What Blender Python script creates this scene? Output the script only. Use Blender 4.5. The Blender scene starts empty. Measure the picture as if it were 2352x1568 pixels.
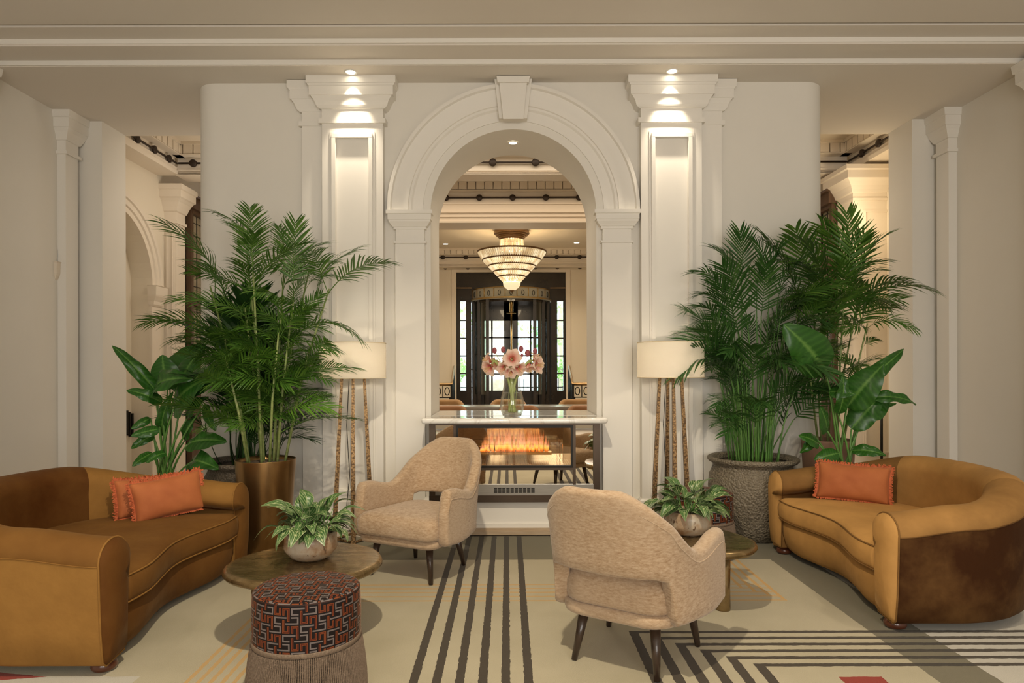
import bpy, bmesh, math, random
from mathutils import Vector, Matrix
R = math.radians
PI = math.pi
random.seed(11)
C = bpy.context.scene.collection
scene = bpy.context.scene

# ------------------------------------------------------------------ camera, exposure, light
F = 1540.0          # focal length in pixels of the 2352 px frame
H = 1.35            # eye height
cam_d = bpy.data.cameras.new('camera'); cam = bpy.data.objects.new('camera', cam_d); C.objects.link(cam)
cam_d.sensor_width = 36; cam_d.lens = 36 * F / 2352
cam_d.shift_x = 10 / 2352; cam_d.shift_y = 62 / 2352
cam_d.clip_start = 0.05; cam_d.clip_end = 200
cam.location = (0, 0, H); cam.rotation_euler = (R(90), R(0.0), 0)
cam.rotation_euler.rotate_axis('Z', -0.0026)
scene.camera = cam
scene.view_settings.view_transform = 'Standard'
scene.view_settings.look = 'None'
scene.view_settings.gamma = 1
scene.view_settings.use_curve_mapping = False
scene.view_settings.exposure = 0.0

world = bpy.data.worlds.new('world'); scene.world = world; world.use_nodes = True
bg = world.node_tree.nodes['Background']
bg.inputs[0].default_value = (0.80, 0.90, 1.0, 1); bg.inputs[1].default_value = 6.5
scene.cycles.transparent_max_bounces = 32

def light(name, kind, loc, power, col=(1, .86, .68), rot=(0, 0, 0), size=.05, size_y=None, spot=None, blend=.5):
    d = bpy.data.lights.new(name, kind); o = bpy.data.objects.new(name, d); C.objects.link(o)
    o.location = loc; o.rotation_euler = rot; d.energy = power; d.color = col
    if kind == 'AREA':
        d.size = size
        if size_y: d.shape = 'RECTANGLE'; d.size_y = size_y
    else: d.shadow_soft_size = size
    if kind == 'SPOT': d.spot_size = R(spot); d.spot_blend = blend
    return o
# added front fill before the curtained rear windows, and the room's ceiling downlights
WARM = (1, .83, .62)
light('window_daylight', 'AREA', (-1.2, -3.8, 2.0), 98, (1, .94, .85), (R(90), 0, 0), 2.2, 2.6)
light('window_daylight', 'AREA', (1.7, -3.8, 2.0), 152, (1, .955, .90), (R(90), 0, 0), 2.2, 2.6)
light('ceiling_spot', 'SPOT', (-.25, 1.5, 3.85), 400, (1, .86, .64), (R(24), 0, 0), .05, spot=92, blend=.6)
for _x, _p in ((-2.9, 28), (3.1, 80)):
    light('ceiling_spot', 'SPOT', (_x, 2.4, 3.85), _p, (1, .87, .70), (R(8), 0, 0), .12, spot=120, blend=1)
for _x in (-1.288, 1.363):
    light('column_spot', 'SPOT', (_x, 5.525, 3.785), 78, (1, .86, .66), (R(9), 0, 0), .02, spot=60, blend=1)
light('arch_spot', 'SPOT', (.053, 6.1, 3.35), 16, WARM, (0, 0, 0), .03, spot=120, blend=.8)
# the lobby beyond the arch
light('lobby_spot', 'AREA', (0, 7.6, 4.1), 40, (1, .89, .74), (0, 0, 0), 5.5, 1.0)
light('lobby_spot', 'AREA', (0, 9.4, 3.9), 22, (1, .80, .58), (0, 0, 0), 4, .8)
for _x, _y in ((-1.3, 13.3), (1.5, 13.3), (-1.3, 11.6), (1.5, 11.6)):
    light('lobby_spot', 'SPOT', (_x, _y, 3.86), 120, (1, .82, .58), (0, 0, 0), .05, spot=130, blend=.8)
light('side_lobby_spot', 'POINT', (-3.2, 8.0, 3.2), 13, (1, .90, .76), size=.15)
light('side_lobby_spot', 'POINT', (3.95, 7.62, 3.1), 11, (1, .80, .52), size=.15)
light('side_lobby_spot', 'POINT', (3.7, 7.6, 1.2), 5, (1, .80, .52), size=.15)

def P(px, py, Y):
    py = py + .0026 * (px - 1176)
    return Vector(((px - 1166) * Y / F, Y, H - (py - 846) * Y / F))
def G(px, py):
    py = py + .0026 * (px - 1176)
    Y = H * F / (py - 846)
    return Vector(((px - 1166) * Y / F, Y, 0))

# ------------------------------------------------------------------ node helpers
class E:
    """a scalar socket that builds math nodes"""
    def __init__(s, nt, v): s.nt = nt; s.v = v
    def op(s, o, b=None, c=None):
        n = s.nt.nodes.new('ShaderNodeMath'); n.operation = o
        for i, q in enumerate((s, b, c)):
            if q is None: continue
            q = q.v if isinstance(q, E) else q
            if isinstance(q, (int, float)): n.inputs[i].default_value = q
            else: s.nt.links.new(q, n.inputs[i])
        return E(s.nt, n.outputs[0])
    def __add__(s, b): return s.op('ADD', b)
    def __sub__(s, b): return s.op('SUBTRACT', b)
    def __mul__(s, b): return s.op('MULTIPLY', b)
    def gt(s, b): return s.op('GREATER_THAN', b)
    def lt(s, b): return s.op('LESS_THAN', b)
    def mod(s, b): return s.op('FLOORED_MODULO', b)
    def abs(s): return s.op('ABSOLUTE')
    def mx(s, b): return s.op('MAXIMUM', b)
    def mn(s, b): return s.op('MINIMUM', b)
    def rng(s, a, b): return s.gt(a) * s.lt(b)

def newmat(name):
    m = bpy.data.materials.new(name); m.use_nodes = True
    nt = m.node_tree; return m, nt, nt.nodes['Principled BSDF']
def nd(nt, t, **k):
    n = nt.nodes.new(t)
    for a, b in k.items(): setattr(n, a, b)
    return n
def coords(nt, scale=(1, 1, 1), kind='Object'):
    tc = nd(nt, 'ShaderNodeTexCoord'); mp = nd(nt, 'ShaderNodeMapping')
    nt.links.new(tc.outputs[kind], mp.inputs[0]); mp.inputs['Scale'].default_value = scale
    return mp.outputs[0]
def noise(nt, vec, scale, detail=3, rough=.5):
    n = nd(nt, 'ShaderNodeTexNoise'); nt.links.new(vec, n.inputs['Vector'])
    n.inputs['Scale'].default_value = scale; n.inputs['Detail'].default_value = detail; n.inputs['Roughness'].default_value = rough
    return n.outputs[0]
def ramp(nt, fac, stops):
    r = nd(nt, 'ShaderNodeValToRGB'); nt.links.new(fac, r.inputs[0])
    e = r.color_ramp.elements
    while len(e) < len(stops): e.new(.5)
    for el, (p, c) in zip(e, stops): el.position = p; el.color = (*c, 1)
    return r.outputs[0]
def mixc(nt, fac, a, b):
    n = nd(nt, 'ShaderNodeMix', data_type='RGBA')
    for i, q in ((0, fac), (6, a), (7, b)):
        if isinstance(q, E): q = q.v
        if isinstance(q, (int, float)): n.inputs[i].default_value = q
        elif isinstance(q, tuple): n.inputs[i].default_value = (*q, 1)
        else: nt.links.new(q, n.inputs[i])
    return n.outputs[2]
def bump(nt, b, h, strength=.3, dist=.01):
    n = nd(nt, 'ShaderNodeBump'); nt.links.new(h, n.inputs['Height'])
    n.inputs['Strength'].default_value = strength; n.inputs['Distance'].default_value = dist
    nt.links.new(n.outputs[0], b.inputs['Normal']); return n

def mat(name, col, rough=.6, metal=0, var=None, vs=6, vscale=(1, 1, 1), bs=0, bd=.004, bscale=40, sheen=0, coat=0, spec=.5, trans=0, ior=1.45, emit=None, es=0):
    m, nt, b = newmat(name)
    b.inputs['Base Color'].default_value = (*col, 1); b.inputs['Roughness'].default_value = rough
    b.inputs['Metallic'].default_value = metal; b.inputs['Specular IOR Level'].default_value = spec
    b.inputs['Sheen Weight'].default_value = sheen; b.inputs['Coat Weight'].default_value = coat
    b.inputs['Transmission Weight'].default_value = trans; b.inputs['IOR'].default_value = ior
    if var:
        v = coords(nt, vscale); f = noise(nt, v, vs, 5, .6)
        nt.links.new(ramp(nt, f, [(.32, col), (.68, var)]), b.inputs['Base Color'])
    if bs:
        v = coords(nt, vscale); bump(nt, b, noise(nt, v, bscale, 4), bs, bd)
    if emit:
        b.inputs['Emission Color'].default_value = (*emit, 1); b.inputs['Emission Strength'].default_value = es
    return m

M = {}
M['wall'] = mat('wall_paint', (.795, .76, .69), .75, var=(.77, .735, .665), vs=1.3)
M['ceiling'] = mat('ceiling_paint', (.74, .685, .61), .8)
M['lobby_wall'] = mat('lobby_paint', (.78, .70, .57), .75)
M['trim'] = mat('trim_paint', (.82, .785, .72), .55)
M['ltrim'] = mat('lobby_trim_paint', (.78, .69, .57), .65)
M['slot'] = mat('dark_slot', (.02, .018, .015), .8)
M['stonefloor'] = mat('stone_floor', (.46, .40, .32), .35, var=(.40, .34, .27), vs=3)
M['bronze'] = mat('dark_bronze', (.075, .055, .040), .38, .7, var=(.10, .072, .052), vs=3)
M['black_metal'] = mat('black_metal', (.02, .018, .015), .4, .6)
M['rail_dark'] = mat('dark_rail', (.035, .022, .014), .5, .3)
M['steel'] = mat('brushed_steel', (.36, .34, .30), .45, .8, var=(.31, .29, .26), vs=5, vscale=(1, 1, 30))
M['mirror'] = mat('bronze_mirror', (.86, .80, .71), .01, 1)
M['legwood'] = mat('dark_leg_wood', (.030, .018, .012), .3, coat=.3, var=(.05, .03, .02), vs=8, vscale=(8, 8, 1))
M['footwood'] = mat('bun_foot_wood', (.085, .026, .012), .28, coat=.4)
M['soil'] = mat('soil', (.075, .05, .035), .9, var=(.16, .12, .09), vs=60, bs=1, bd=.01, bscale=60)
M['shade'] = None
M['white_em'] = mat('lamp_glow', (1, .95, .85), .5, emit=(1, .90, .70), es=14)
M['wood_window'] = mat('dark_stained_wood', (.075, .040, .020), .45, var=(.11, .06, .032), vs=5, vscale=(6, 6, 1))
M['leadglass'] = mat('leaded_glass', (.42, .36, .26), .2, var=(.22, .18, .12), vs=4)
M['gold'] = mat('aged_gold', (.42, .265, .115), .30, .95, var=(.20, .105, .038), vs=3.0, vscale=(1, 1, .35), bs=.06, bd=.002, bscale=90)
M['chairfab'] = None
M['paleterra'] = mat('terracotta', (.32, .19, .12), .7, var=(.26, .15, .10), vs=5)

def link(o, parent=None):
    C.objects.link(o)
    if parent: o.parent = parent
    return o
def tag(o, label=None, cat=None, group=None, kind=None):
    if label: o['label'] = label
    if cat: o['category'] = cat
    if group: o['group'] = group
    if kind: o['kind'] = kind
    return o
def empty(name, loc=(0, 0, 0), rz=0, label=None, cat=None, group=None):
    o = bpy.data.objects.new(name, None); C.objects.link(o); o.empty_display_size = .05
    o.location = loc; o.rotation_euler = (0, 0, rz); tag(o, label, cat, group); return o

class MB:
    def __init__(s): s.v = []; s.f = []
    def quadgrid(s, rows, closed=False, flip=False):
        """rows: list of equal-length lists of points; connects neighbours"""
        b = len(s.v); n = len(rows[0])
        for r in rows: s.v += [tuple(p) for p in r]
        for i in range(len(rows) - 1):
            for j in range(n if closed else n - 1):
                k = (j + 1) % n
                q = (b + i * n + j, b + i * n + k, b + (i + 1) * n + k, b + (i + 1) * n + j)
                s.f.append(q[::-1] if flip else q)
        return b
    def cap(s, b, n, flip=False):
        q = tuple(range(b, b + n)); s.f.append(q[::-1] if flip else q)
    def box(s, x0, x1, y0, y1, z0, z1):
        b = len(s.v)
        s.v += [(x0, y0, z0), (x1, y0, z0), (x1, y1, z0), (x0, y1, z0), (x0, y0, z1), (x1, y0, z1), (x1, y1, z1), (x0, y1, z1)]
        for q in ((3, 2, 1, 0), (4, 5, 6, 7), (0, 1, 5, 4), (1, 2, 6, 5), (2, 3, 7, 6), (3, 0, 4, 7)): s.f.append(tuple(b + i for i in q))
        return s
    def loft(s, levels):
        """levels: (z,x0,x1,y0,y1) from low to high, closed stack of rectangles"""
        rows = [[(x0, y0, z), (x1, y0, z), (x1, y1, z), (x0, y1, z)] for z, x0, x1, y0, y1 in levels]
        b = s.quadgrid(rows, True); s.cap(b, 4, True); s.cap(b + 4 * (len(rows) - 1), 4); return s
    def lathe(s, prof, n=48, c=(0, 0, 0), cap0=True, cap1=True, ax='z'):
        rows = [[(c[0] + r * math.cos(2 * PI * j / n), c[1] + r * math.sin(2 * PI * j / n), c[2] + z) for j in range(n)] for r, z in prof]
        b = s.quadgrid(rows, True)
        if cap0: s.cap(b, n, True)
        if cap1: s.cap(b + n * (len(rows) - 1), n)
        return s
    def tube(s, pts, rad, n=8, closed=False):
        pts = [Vector(p) for p in pts]; N = len(pts); rows = []
        rads = rad if isinstance(rad, (list, tuple)) else [rad] * N
        up = None
        for i, p in enumerate(pts):
            if closed: t = pts[(i + 1) % N] - pts[i - 1]
            else: t = pts[min(i + 1, N - 1)] - pts[max(i - 1, 0)]
            t = t.normalized() if t.length > 1e-9 else Vector((0, 0, 1))
            if up is None: up = Vector((0, 0, 1)) if abs(t.z) < .9 else Vector((0, 1, 0))
            a = t.cross(up)
            if a.length < 1e-6: a = t.orthogonal()
            a.normalize(); b2 = a.cross(t).normalized(); up = b2
            rows.append([p + a * rads[i] * math.cos(2 * PI * j / n) + b2 * rads[i] * math.sin(2 * PI * j / n) for j in range(n)])
        if closed: rows.append(rows[0])
        b = s.quadgrid(rows, True, flip=True)
        if not closed: s.cap(b, n); s.cap(b + n * (N - 1), n, True)
        return s
    def prism(s, poly, z0, z1, plane='xy'):
        """poly of 2D points (ccw), extruded; plane xy -> z, xz -> y, yz -> x"""
        def mk(p, h):
            return {'xy': (p[0], p[1], h), 'xz': (p[0], h, p[1]), 'yz': (h, p[0], p[1])}[plane]
        b = s.quadgrid([[mk(p, z0) for p in poly], [mk(p, z1) for p in poly]], True)
        s.cap(b, len(poly), True); s.cap(b + len(poly), len(poly)); return s
    def build(s, name, m=None, parent=None, smooth=False, kind=None, recalc=True, loc=None):
        me = bpy.data.meshes.new(name); me.from_pydata(s.v, [], s.f)
        if recalc:
            bm = bmesh.new(); bm.from_mesh(me); bmesh.ops.remove_doubles(bm, verts=bm.verts, dist=1e-6)
            bmesh.ops.recalc_face_normals(bm, faces=bm.faces); bm.to_mesh(me); bm.free()
        if smooth:
            me.polygons.foreach_set('use_smooth', [True] * len(me.polygons))
        o = bpy.data.objects.new(name, me); link(o, parent)
        if m: me.materials.append(m)
        if smooth == 'auto':
            mod = o.modifiers.new('auto', 'EDGE_SPLIT'); mod.split_angle = R(38)
        if kind: o['kind'] = kind
        if loc: o.location = loc
        return o
def rbox(name, x0, x1, y0, y1, z0, z1, r, m, parent=None, seg=4, sub=0):
    bm = bmesh.new(); bmesh.ops.create_cube(bm, size=1)
    for v in bm.verts: v.co = Vector(((x0 + x1) / 2 + v.co.x * (x1 - x0), (y0 + y1) / 2 + v.co.y * (y1 - y0), (z0 + z1) / 2 + v.co.z * (z1 - z0)))
    bmesh.ops.bevel(bm, geom=list(bm.edges), offset=r, segments=seg, profile=.5, affect='EDGES')
    me = bpy.data.meshes.new(name); bm.to_mesh(me); bm.free()
    me.polygons.foreach_set('use_smooth', [True] * len(me.polygons))
    o = bpy.data.objects.new(name, me); link(o, parent); me.materials.append(m); return o
def copy_tree(o, parent=None):
    c = o.copy(); C.objects.link(c); c.parent = parent
    for ch in [k for k in o.children]: copy_tree(ch, c)
    return c
def lerp(a, b, t): return a + (b - a) * t
def sstep(a, b, x):
    t = max(0, min(1, (x - a) / (b - a))); return t * t * (3 - 2 * t)
def interp(pts, t):
    for (a, va), (b, vb) in zip(pts, pts[1:]):
        if t <= b: return lerp(va, vb, max(0, (t - a) / (b - a)) if b > a else 0)
    return pts[-1][1]
def sinterp(pts, t):
    for (a, va), (b, vb) in zip(pts, pts[1:]):
        if t <= b: return lerp(va, vb, sstep(a, b, t))
    return pts[-1][1]
# ------------------------------------------------------------------ floor and rug
ZC = 3.80
MB().box(-9, 9, -4.2, 19, -.12, -.012).build('floor', M['stonefloor'], kind='structure')

def rug_material():
    m, nt, b = newmat('tufted_rug')
    tc = nd(nt, 'ShaderNodeTexCoord'); nz = nd(nt, 'ShaderNodeTexNoise'); nz.inputs['Scale'].default_value = 28
    nt.links.new(tc.outputs['Object'], nz.inputs['Vector'])
    sep = nd(nt, 'ShaderNodeSeparateXYZ'); nt.links.new(tc.outputs['Object'], sep.inputs[0])
    sc = nd(nt, 'ShaderNodeSeparateColor'); nt.links.new(nz.outputs['Color'], sc.inputs[0])
    x = E(nt, sep.outputs[0]) + (E(nt, sc.outputs[0]) - .5) * .012
    y = E(nt, sep.outputs[1]) + (E(nt, sc.outputs[1]) - .5) * .012
    def stripes(u, first, pitch, n, w):       # n stripes, centre of the first, pitch, width
        k = (u - (first - pitch / 2)).mod(pitch)
        return (k - pitch / 2).abs().lt(w / 2) * u.rng(first - pitch / 2, first + pitch * (n - .5))
    centre = stripes(x, -.410, .0995, 6, .039)
    # nested right angles: the corner runs diagonally
    vert = stripes(x, .640, .1, 6, .046)
    k = ((x - .59) * 10).op('FLOOR')
    ylim = (k * -.0765) + 3.440
    vert = vert * y.lt(ylim)
    hor = stripes(y, 3.430 - 5 * .0765, .0765, 6, .031)
    kk = ((y * -1 + 3.430 + .038) * (1 / .0765)).op('FLOOR')
    xlim = (kk * .1) + .617
    hor = hor * x.gt(xlim)
    dark = centre.mx(vert).mx(hor)
    # amber lines
    oh = stripes(y, 3.90, .072, 5, .022) * x.rng(-1.41, 1.62)
    ovl = stripes(x, -1.39, .052, 5, .020) * y.lt(4.2)
    ovr = stripes(x, 1.375, .058, 5, .022) * y.rng(3.88, 4.72)
    ovr2 = ((y - 3.9).gt(((x * -1) + 1.607) * 1.25 - .0)) * ovr
    amber = oh * .62
    amber = amber.mx(ovl * .75).mx(ovr2 * .85)
    olive = y.gt(4.735).mx(x.rng(1.85, 2.12))
    lite = x.gt(2.12) * y.lt(4.735)
    lite = lite.mx(x.lt(-1.62) * y.lt(2.95 + .0))
    # red flashes
    r1 = y.lt(2.935) * ((x - 1.42).mn((x * -1) + 1.60)).gt(((y * -1) + 2.935) * -0.6)
    r1 = y.lt(2.93) * x.rng(1.44, 1.63)
    r2 = (y - 2.95).abs().lt(((x * -1) - 2.03) * .18) * x.lt(-2.03)
    red = r1.mx(r2)
    f1 = noise(nt, tc.outputs['Object'], 2.2, 4)
    cream = ramp(nt, f1, [(.3, (.45, .40, .275)), (.7, (.53, .475, .34))])
    col = mixc(nt, lite, cream, (.56, .53, .46))
    col = mixc(nt, olive, col, (.185, .165, .108))
    col = mixc(nt, amber, col, (.62, .36, .11))
    dk = mixc(nt, olive, (.062, .047, .030), (.045, .036, .024))
    col = mixc(nt, dark, col, dk)
    col = mixc(nt, red, col, (.30, .035, .018))
    f2 = noise(nt, tc.outputs['Object'], 420, 2)
    g = ramp(nt, f2, [(.3, (.80, .80, .80)), (.7, (1.08, 1.08, 1.08))])
    mu = nd(nt, 'ShaderNodeMix', data_type='RGBA', blend_type='MULTIPLY'); mu.inputs[0].default_value = 1
    nt.links.new(col, mu.inputs[6]); nt.links.new(g, mu.inputs[7])
    nt.links.new(mu.outputs[2], b.inputs['Base Color'])
    b.inputs['Roughness'].default_value = .95; b.inputs['Sheen Weight'].default_value = .15; b.inputs['Specular IOR Level'].default_value = .15
    bump(nt, b, f2, .5, .006)
    return m
rug = MB().box(-3.9, 3.9, -2.5, 5.40, -.012, 0).build('area_rug', rug_material())
tag(rug, 'large cream rug with dark brown stripes and olive border under the seating', 'rug')

# ------------------------------------------------------------------ main wall with the arch
AX, AR, AZ, WY0, WY1 = .0525, .71, 2.69, 5.75, 6.45
def arch_wall(mb, x0, x1, z1, cx, r, zs, y0, y1, z0=0, n=40, rc=.20):
    # piers with rounded outer front corners
    for sx, xo, xi in ((-1, x0, cx - r), (1, x1, cx + r)):
        pts = [(xi, y0)]
        for k in range(9):
            a = PI / 2 * k / 8
            pts.append((xo - sx * rc + sx * rc * math.sin(a), y0 + rc - rc * math.cos(a)))
        pts += [(xo, y1), (xi, y1)]
        mb.prism(pts, z0, z1)
    fr, bk, t0, t1 = [], [], [], []
    for i in range(n + 1):
        a = PI - PI * i / n
        p = (cx + r * math.cos(a), zs + r * math.sin(a))
        fr.append((p[0], y0, p[1])); bk.append((p[0], y1, p[1])); t0.append((p[0], y0, z1)); t1.append((p[0], y1, z1))
    mb.quadgrid([t0, fr, bk, t1])
wb = MB(); arch_wall(wb, -2.70, 2.76, ZC, AX, AR, AZ, WY0, WY1)
wb.build('wall_back', M['wall'], kind='structure', smooth='auto')

# archivolt: profile (radius, projection) swept round the arch
def archivolt(mb, cx, zs, yb, prof, n=48):
    rows = []
    for rr, pr in prof:
        rows.append([(cx + rr * math.cos(PI * i / n), yb - pr, zs + rr * math.sin(PI * i / n)) for i in range(n + 1)])
    mb.quadgrid(rows)
prof = [(.775, 0), (.775, .012), (.86, .012), (.875, .028), (.895, .028), (.900, .040), (.958, .040), (.975, .052), (1.035, .052), (1.045, .075), (1.073, .075), (1.073, 0)]
av = MB(); archivolt(av, AX, AZ + .005, WY0, prof)
av.build('trim_1', M['trim'], kind='structure', smooth='auto')
ks = MB()
def wedge(mb, cx, z0, z1, w0, w1, y0, y1):
    mb.prism([(cx - w0, z0), (cx + w0, z0), (cx + w1, z1), (cx - w1, z1)], y0, y1, 'xz')
wedge(ks, AX, 3.46, ZC - .005, .117, .158, 5.66, WY0)
wedge(ks, AX, 3.44, ZC - .03, .085, .118, 5.615, 5.66)
wedge(ks, AX, 3.74, ZC - .006, .13, .14, 5.60, 5.66)
ks.build('trim_2', M['trim'], kind='structure')

# imposts and slim pilasters that carry the arch
for k, sx in enumerate((-1, 1)):
    a, b = AX + sx * .755, AX + sx * 1.005
    x0, x1 = min(a, b), max(a, b)
    m = MB(); m.box(x0, x1, 5.70, WY0, 0, AZ - .26)
    m.box(x0 - .012, x1 + .012, 5.685, WY0, AZ - .275, AZ - .255)
    m.box(x0 + .004, x1 - .004, 5.70, WY0, AZ - .26, AZ - .15)
    L = [(AZ - .155, .012), (AZ - .135, .012), (AZ - .134, .022), (AZ - .12, .03), (AZ - .095, .05), (AZ - .08, .052), (AZ - .079, .058), (AZ - .035, .058), (AZ - .03, .070), (AZ, .070)]
    m.loft([(z, x0 - o, x1 + o, 5.70 - o * .8, WY0) for z, o in L])
    m.loft([(0, x0 - .03, x1 + .03, 5.66, WY0), (.17, x0 - .03, x1 + .03, 5.66, WY0), (.19, x0 - .01, x1 + .01, 5.69, WY0), (.2, x0, x1, 5.70, WY0)])
    m.build('trim_%d' % (3 + k), M['trim'], kind='structure')

def capital(m, x0, x1, yf, yb, zt, s=1.0, ext=.118, fwd=.065):
    """stepped capital: zt = top; s scales the heights"""
    L = [(-.380, .026), (-.340, .026), (-.339, .002), (-.262, .002), (-.258, .02), (-.245, .035), (-.232, .045), (-.20, .055), (-.175, .072), (-.158, .085), (-.157, .096), (-.082, .096), (-.078, .104), (-.066, .108), (-.06, .118), (0, .118)]
    L2 = []
    for z, o in L: L2.append((zt + z * s, x0 - o * ext / .118, x1 + o * ext / .118, yf - o * fwd / .118, yb))
    m.loft(L2)
def panel_frame(m, x0, x1, z0, z1, yf, w=.055, d=.022):
    # raised picture-frame moulding
    for (a, b, c, e) in ((x0, x1, z1 - w, z1), (x0, x1, z0, z0 + w), (x0, x0 + w, z0 + w, z1 - w), (x1 - w, x1, z0 + w, z1 - w)):
        m.box(a, b, yf - d, yf + .004, c, e)
    q = .018
    for (a, b, c, e) in ((x0 + q, x1 - q, z1 - w + .002, z1 - q), (x0 + q, x1 - q, z0 + q, z0 + w - .002), (x0 + q, x0 + w - .002, z0 + w, z1 - w), (x1 - w + .002, x1 - q, z0 + w, z1 - w)):
        m.box(a, b, yf - d - .012, yf - d + .001, c, e)
def recessed_pilaster(m, x0, x1, yf, yb, z0, z1, px0, px1, pz0, pz1, rec=.035):
    """shaft whose front face has a recessed panel"""
    m.box(x0, px0, yf, yb, z0, z1); m.box(px1, x1, yf, yb, z0, z1)
    m.box(px0, px1, yf, yb, pz1, z1); m.box(px0, px1, yf, yb, z0, pz0)
    m.box(px0, px1, yf + rec, yb, pz0, pz1)
for k, (cx, so) in enumerate(((-1.305, -1), (1.387, 1))):
    hw = .256; m = MB(); yf = 5.655
    x0, x1 = cx - hw, cx + hw
    recessed_pilaster(m, x0, x1, yf, WY0 + .01, 0, ZC - .005, cx - .140, cx + .140, .335, 3.30, .018)
    panel_frame(m, cx - .190, cx + .190, .275, 3.345, yf, .052, .008)
    capital(m, x0, x1, yf, WY0, ZC)
    for zz in (0,):
        m.loft([(0, x0 - .035, x1 + .035, yf - .045, WY0), (.15, x0 - .035, x1 + .035, yf - .045, WY0), (.165, x0 - .02, x1 + .02, yf - .03, WY0), (.235, x0 - .02, x1 + .02, yf - .03, WY0), (.25, x0, x1, yf, WY0)])
    m.build('trim_%d' % (5 + k), M['trim'], kind='structure')
    # the flatter half pilaster set back on the outer side
    a = cx + so * hw; b = a + so * .185
    x0, x1 = min(a, b), max(a, b); m = MB(); yf2 = 5.708
    m.box(x0, x1, yf2, WY0 + .01, 0, ZC - .01)
    L = [(-.380, .026), (-.340, .026), (-.339, .002), (-.262, .002), (-.258, .02), (-.245, .035), (-.232, .045), (-.20, .055), (-.175, .072), (-.158, .085), (-.157, .096), (-.082, .096), (-.078, .104), (-.066, .108), (-.06, .118), (0, .118)]
    m.loft([(ZC + z - .004, x0 - (o if so < 0 else 0), x1 + (o if so > 0 else 0), yf2 - o * .3, WY0 + .005) for z, o in L])
    m.loft([(0, x0 - .025 * (so < 0), x1 + .025 * (so > 0), yf2 - .03, WY0), (.2, x0 - .025 * (so < 0), x1 + .025 * (so > 0), yf2 - .03, WY0), (.215, x0, x1, yf2, WY0)])
    m.build('trim_%d' % (7 + k), M['trim'], kind='structure')
# skirting of the plain outer walls
m = MB(); m.box(-2.52, -1.76, 5.725, WY0, 0, .16)
m.build('baseboard_left', M['trim'], kind='structure')
m = MB(); m.box(1.85, 2.58, 5.725, WY0, 0, .16)
m.build('baseboard_right', M['trim'], kind='structure')

# ------------------------------------------------------------------ ceiling of the front room, stepped towards the camera
m = MB()
m.box(-4.6, 4.6, 5.42, 7.03, ZC, ZC + .35)
m.box(-4.6, 4.6, 5.175, 5.42, ZC + .045, ZC + .35)
m.box(-4.6, 4.6, 4.99, 5.175, ZC + .095, ZC + .35)
m.box(-4.6, 4.6, -4.2, 4.965, ZC + .105, ZC + .35)
m.build('ceiling', M['ceiling'], kind='structure')
m = MB(); m.box(-4.6, 4.6, 5.405, 5.42, ZC + .004, ZC + .022); m.box(-4.6, 4.6, 5.412, 5.42, ZC + .022, ZC + .045)
m.box(-4.6, 4.6, 5.163, 5.175, ZC + .058, ZC + .095)
m.build('trim_9', M['trim'], kind='structure')
m = MB(); m.box(-4.6, 4.6, 4.965, 4.99, ZC + .14, ZC + .2); m.build('trim_10', M['slot'], kind='structure')

# ------------------------------------------------------------------ side walls of the front room
for side, sx in (('left', -1), ('right', 1)):
    m = MB()
    def bx(a, b, *r):
        a, b = sx * a, sx * b; m.box(min(a, b), max(a, b), *r)
    bx(4.28, 4.6, -4.2, 6.62, 0, ZC + .3)
    bx(4.0, 4.6, 6.62, 7.03, 0, ZC + .3)
    m.build('wall_' + side, M['wall'], kind='structure')
    for j, (ya, yb2) in enumerate(((6.38, 6.56), (5.16, 5.36))):
        m = MB()
        pr = [(-.40, .03), (-.37, .03), (-.369, .005), (-.27, .005), (-.265, .02), (-.23, .04), (-.19, .06), (-.16, .085), (-.155, .095), (-.07, .095), (-.065, .11), (0, .12)]
        m.box(*sorted((sx * 4.20, sx * 4.28)), ya, yb2, 0, ZC - .02)
        lv = []
        for z, o in pr:
            a, b = sx * (4.20 - o * .7), sx * 4.285
            lv.append((ZC + z, min(a, b), max(a, b), ya - o * .6, min(yb2 + o, 6.618)))
        m.loft(lv)
        m.build('trim_%d' % (11 + j + (2 if sx > 0 else 0)), M['trim'], kind='structure')
    m = MB(); a, b = sx * 4.262, sx * 4.28
    m.box(min(a, b), max(a, b), -4.2, 6.3, 0, .16); m.build('baseboard_' + side, M['trim'], kind='structure')
# rear wall with two tall windows (behind the camera)
m = MB()
m.box(-4.6, -3.5, -4.25, -4.0, 0, 4.1); m.box(-1.1, 1.1, -4.25, -4.0, 0, 4.1); m.box(3.5, 4.6, -4.25, -4.0, 0, 4.1)
for a, b in ((-3.5, -1.1), (1.1, 3.5)):
    m.box(a, b, -4.25, -4.0, 0, .6); m.box(a, b, -4.25, -4.0, 3.4, 4.1)
m.build('wall_rear', M['wall'], kind='structure')
for wi, (a, b) in enumerate(((-3.5, -1.1), (1.1, 3.5))):
    m = MB(); rows = [[(lerp(a, b, i / 60), -4.1 + .035 * math.sin(i * 1.3), z) for i in range(61)] for z in (.55, 3.45)]
    m.quadgrid(rows); m.quadgrid([[(x, y - .05, z) for x, y, z in r] for r in rows], flip=True); m.build('window_%d' % (wi + 1), mat('drawn_curtain', (.55, .48, .38), .9), kind='structure', smooth=True)  # unseen opaque curtain sheets, added to keep world light out of the room

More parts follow.
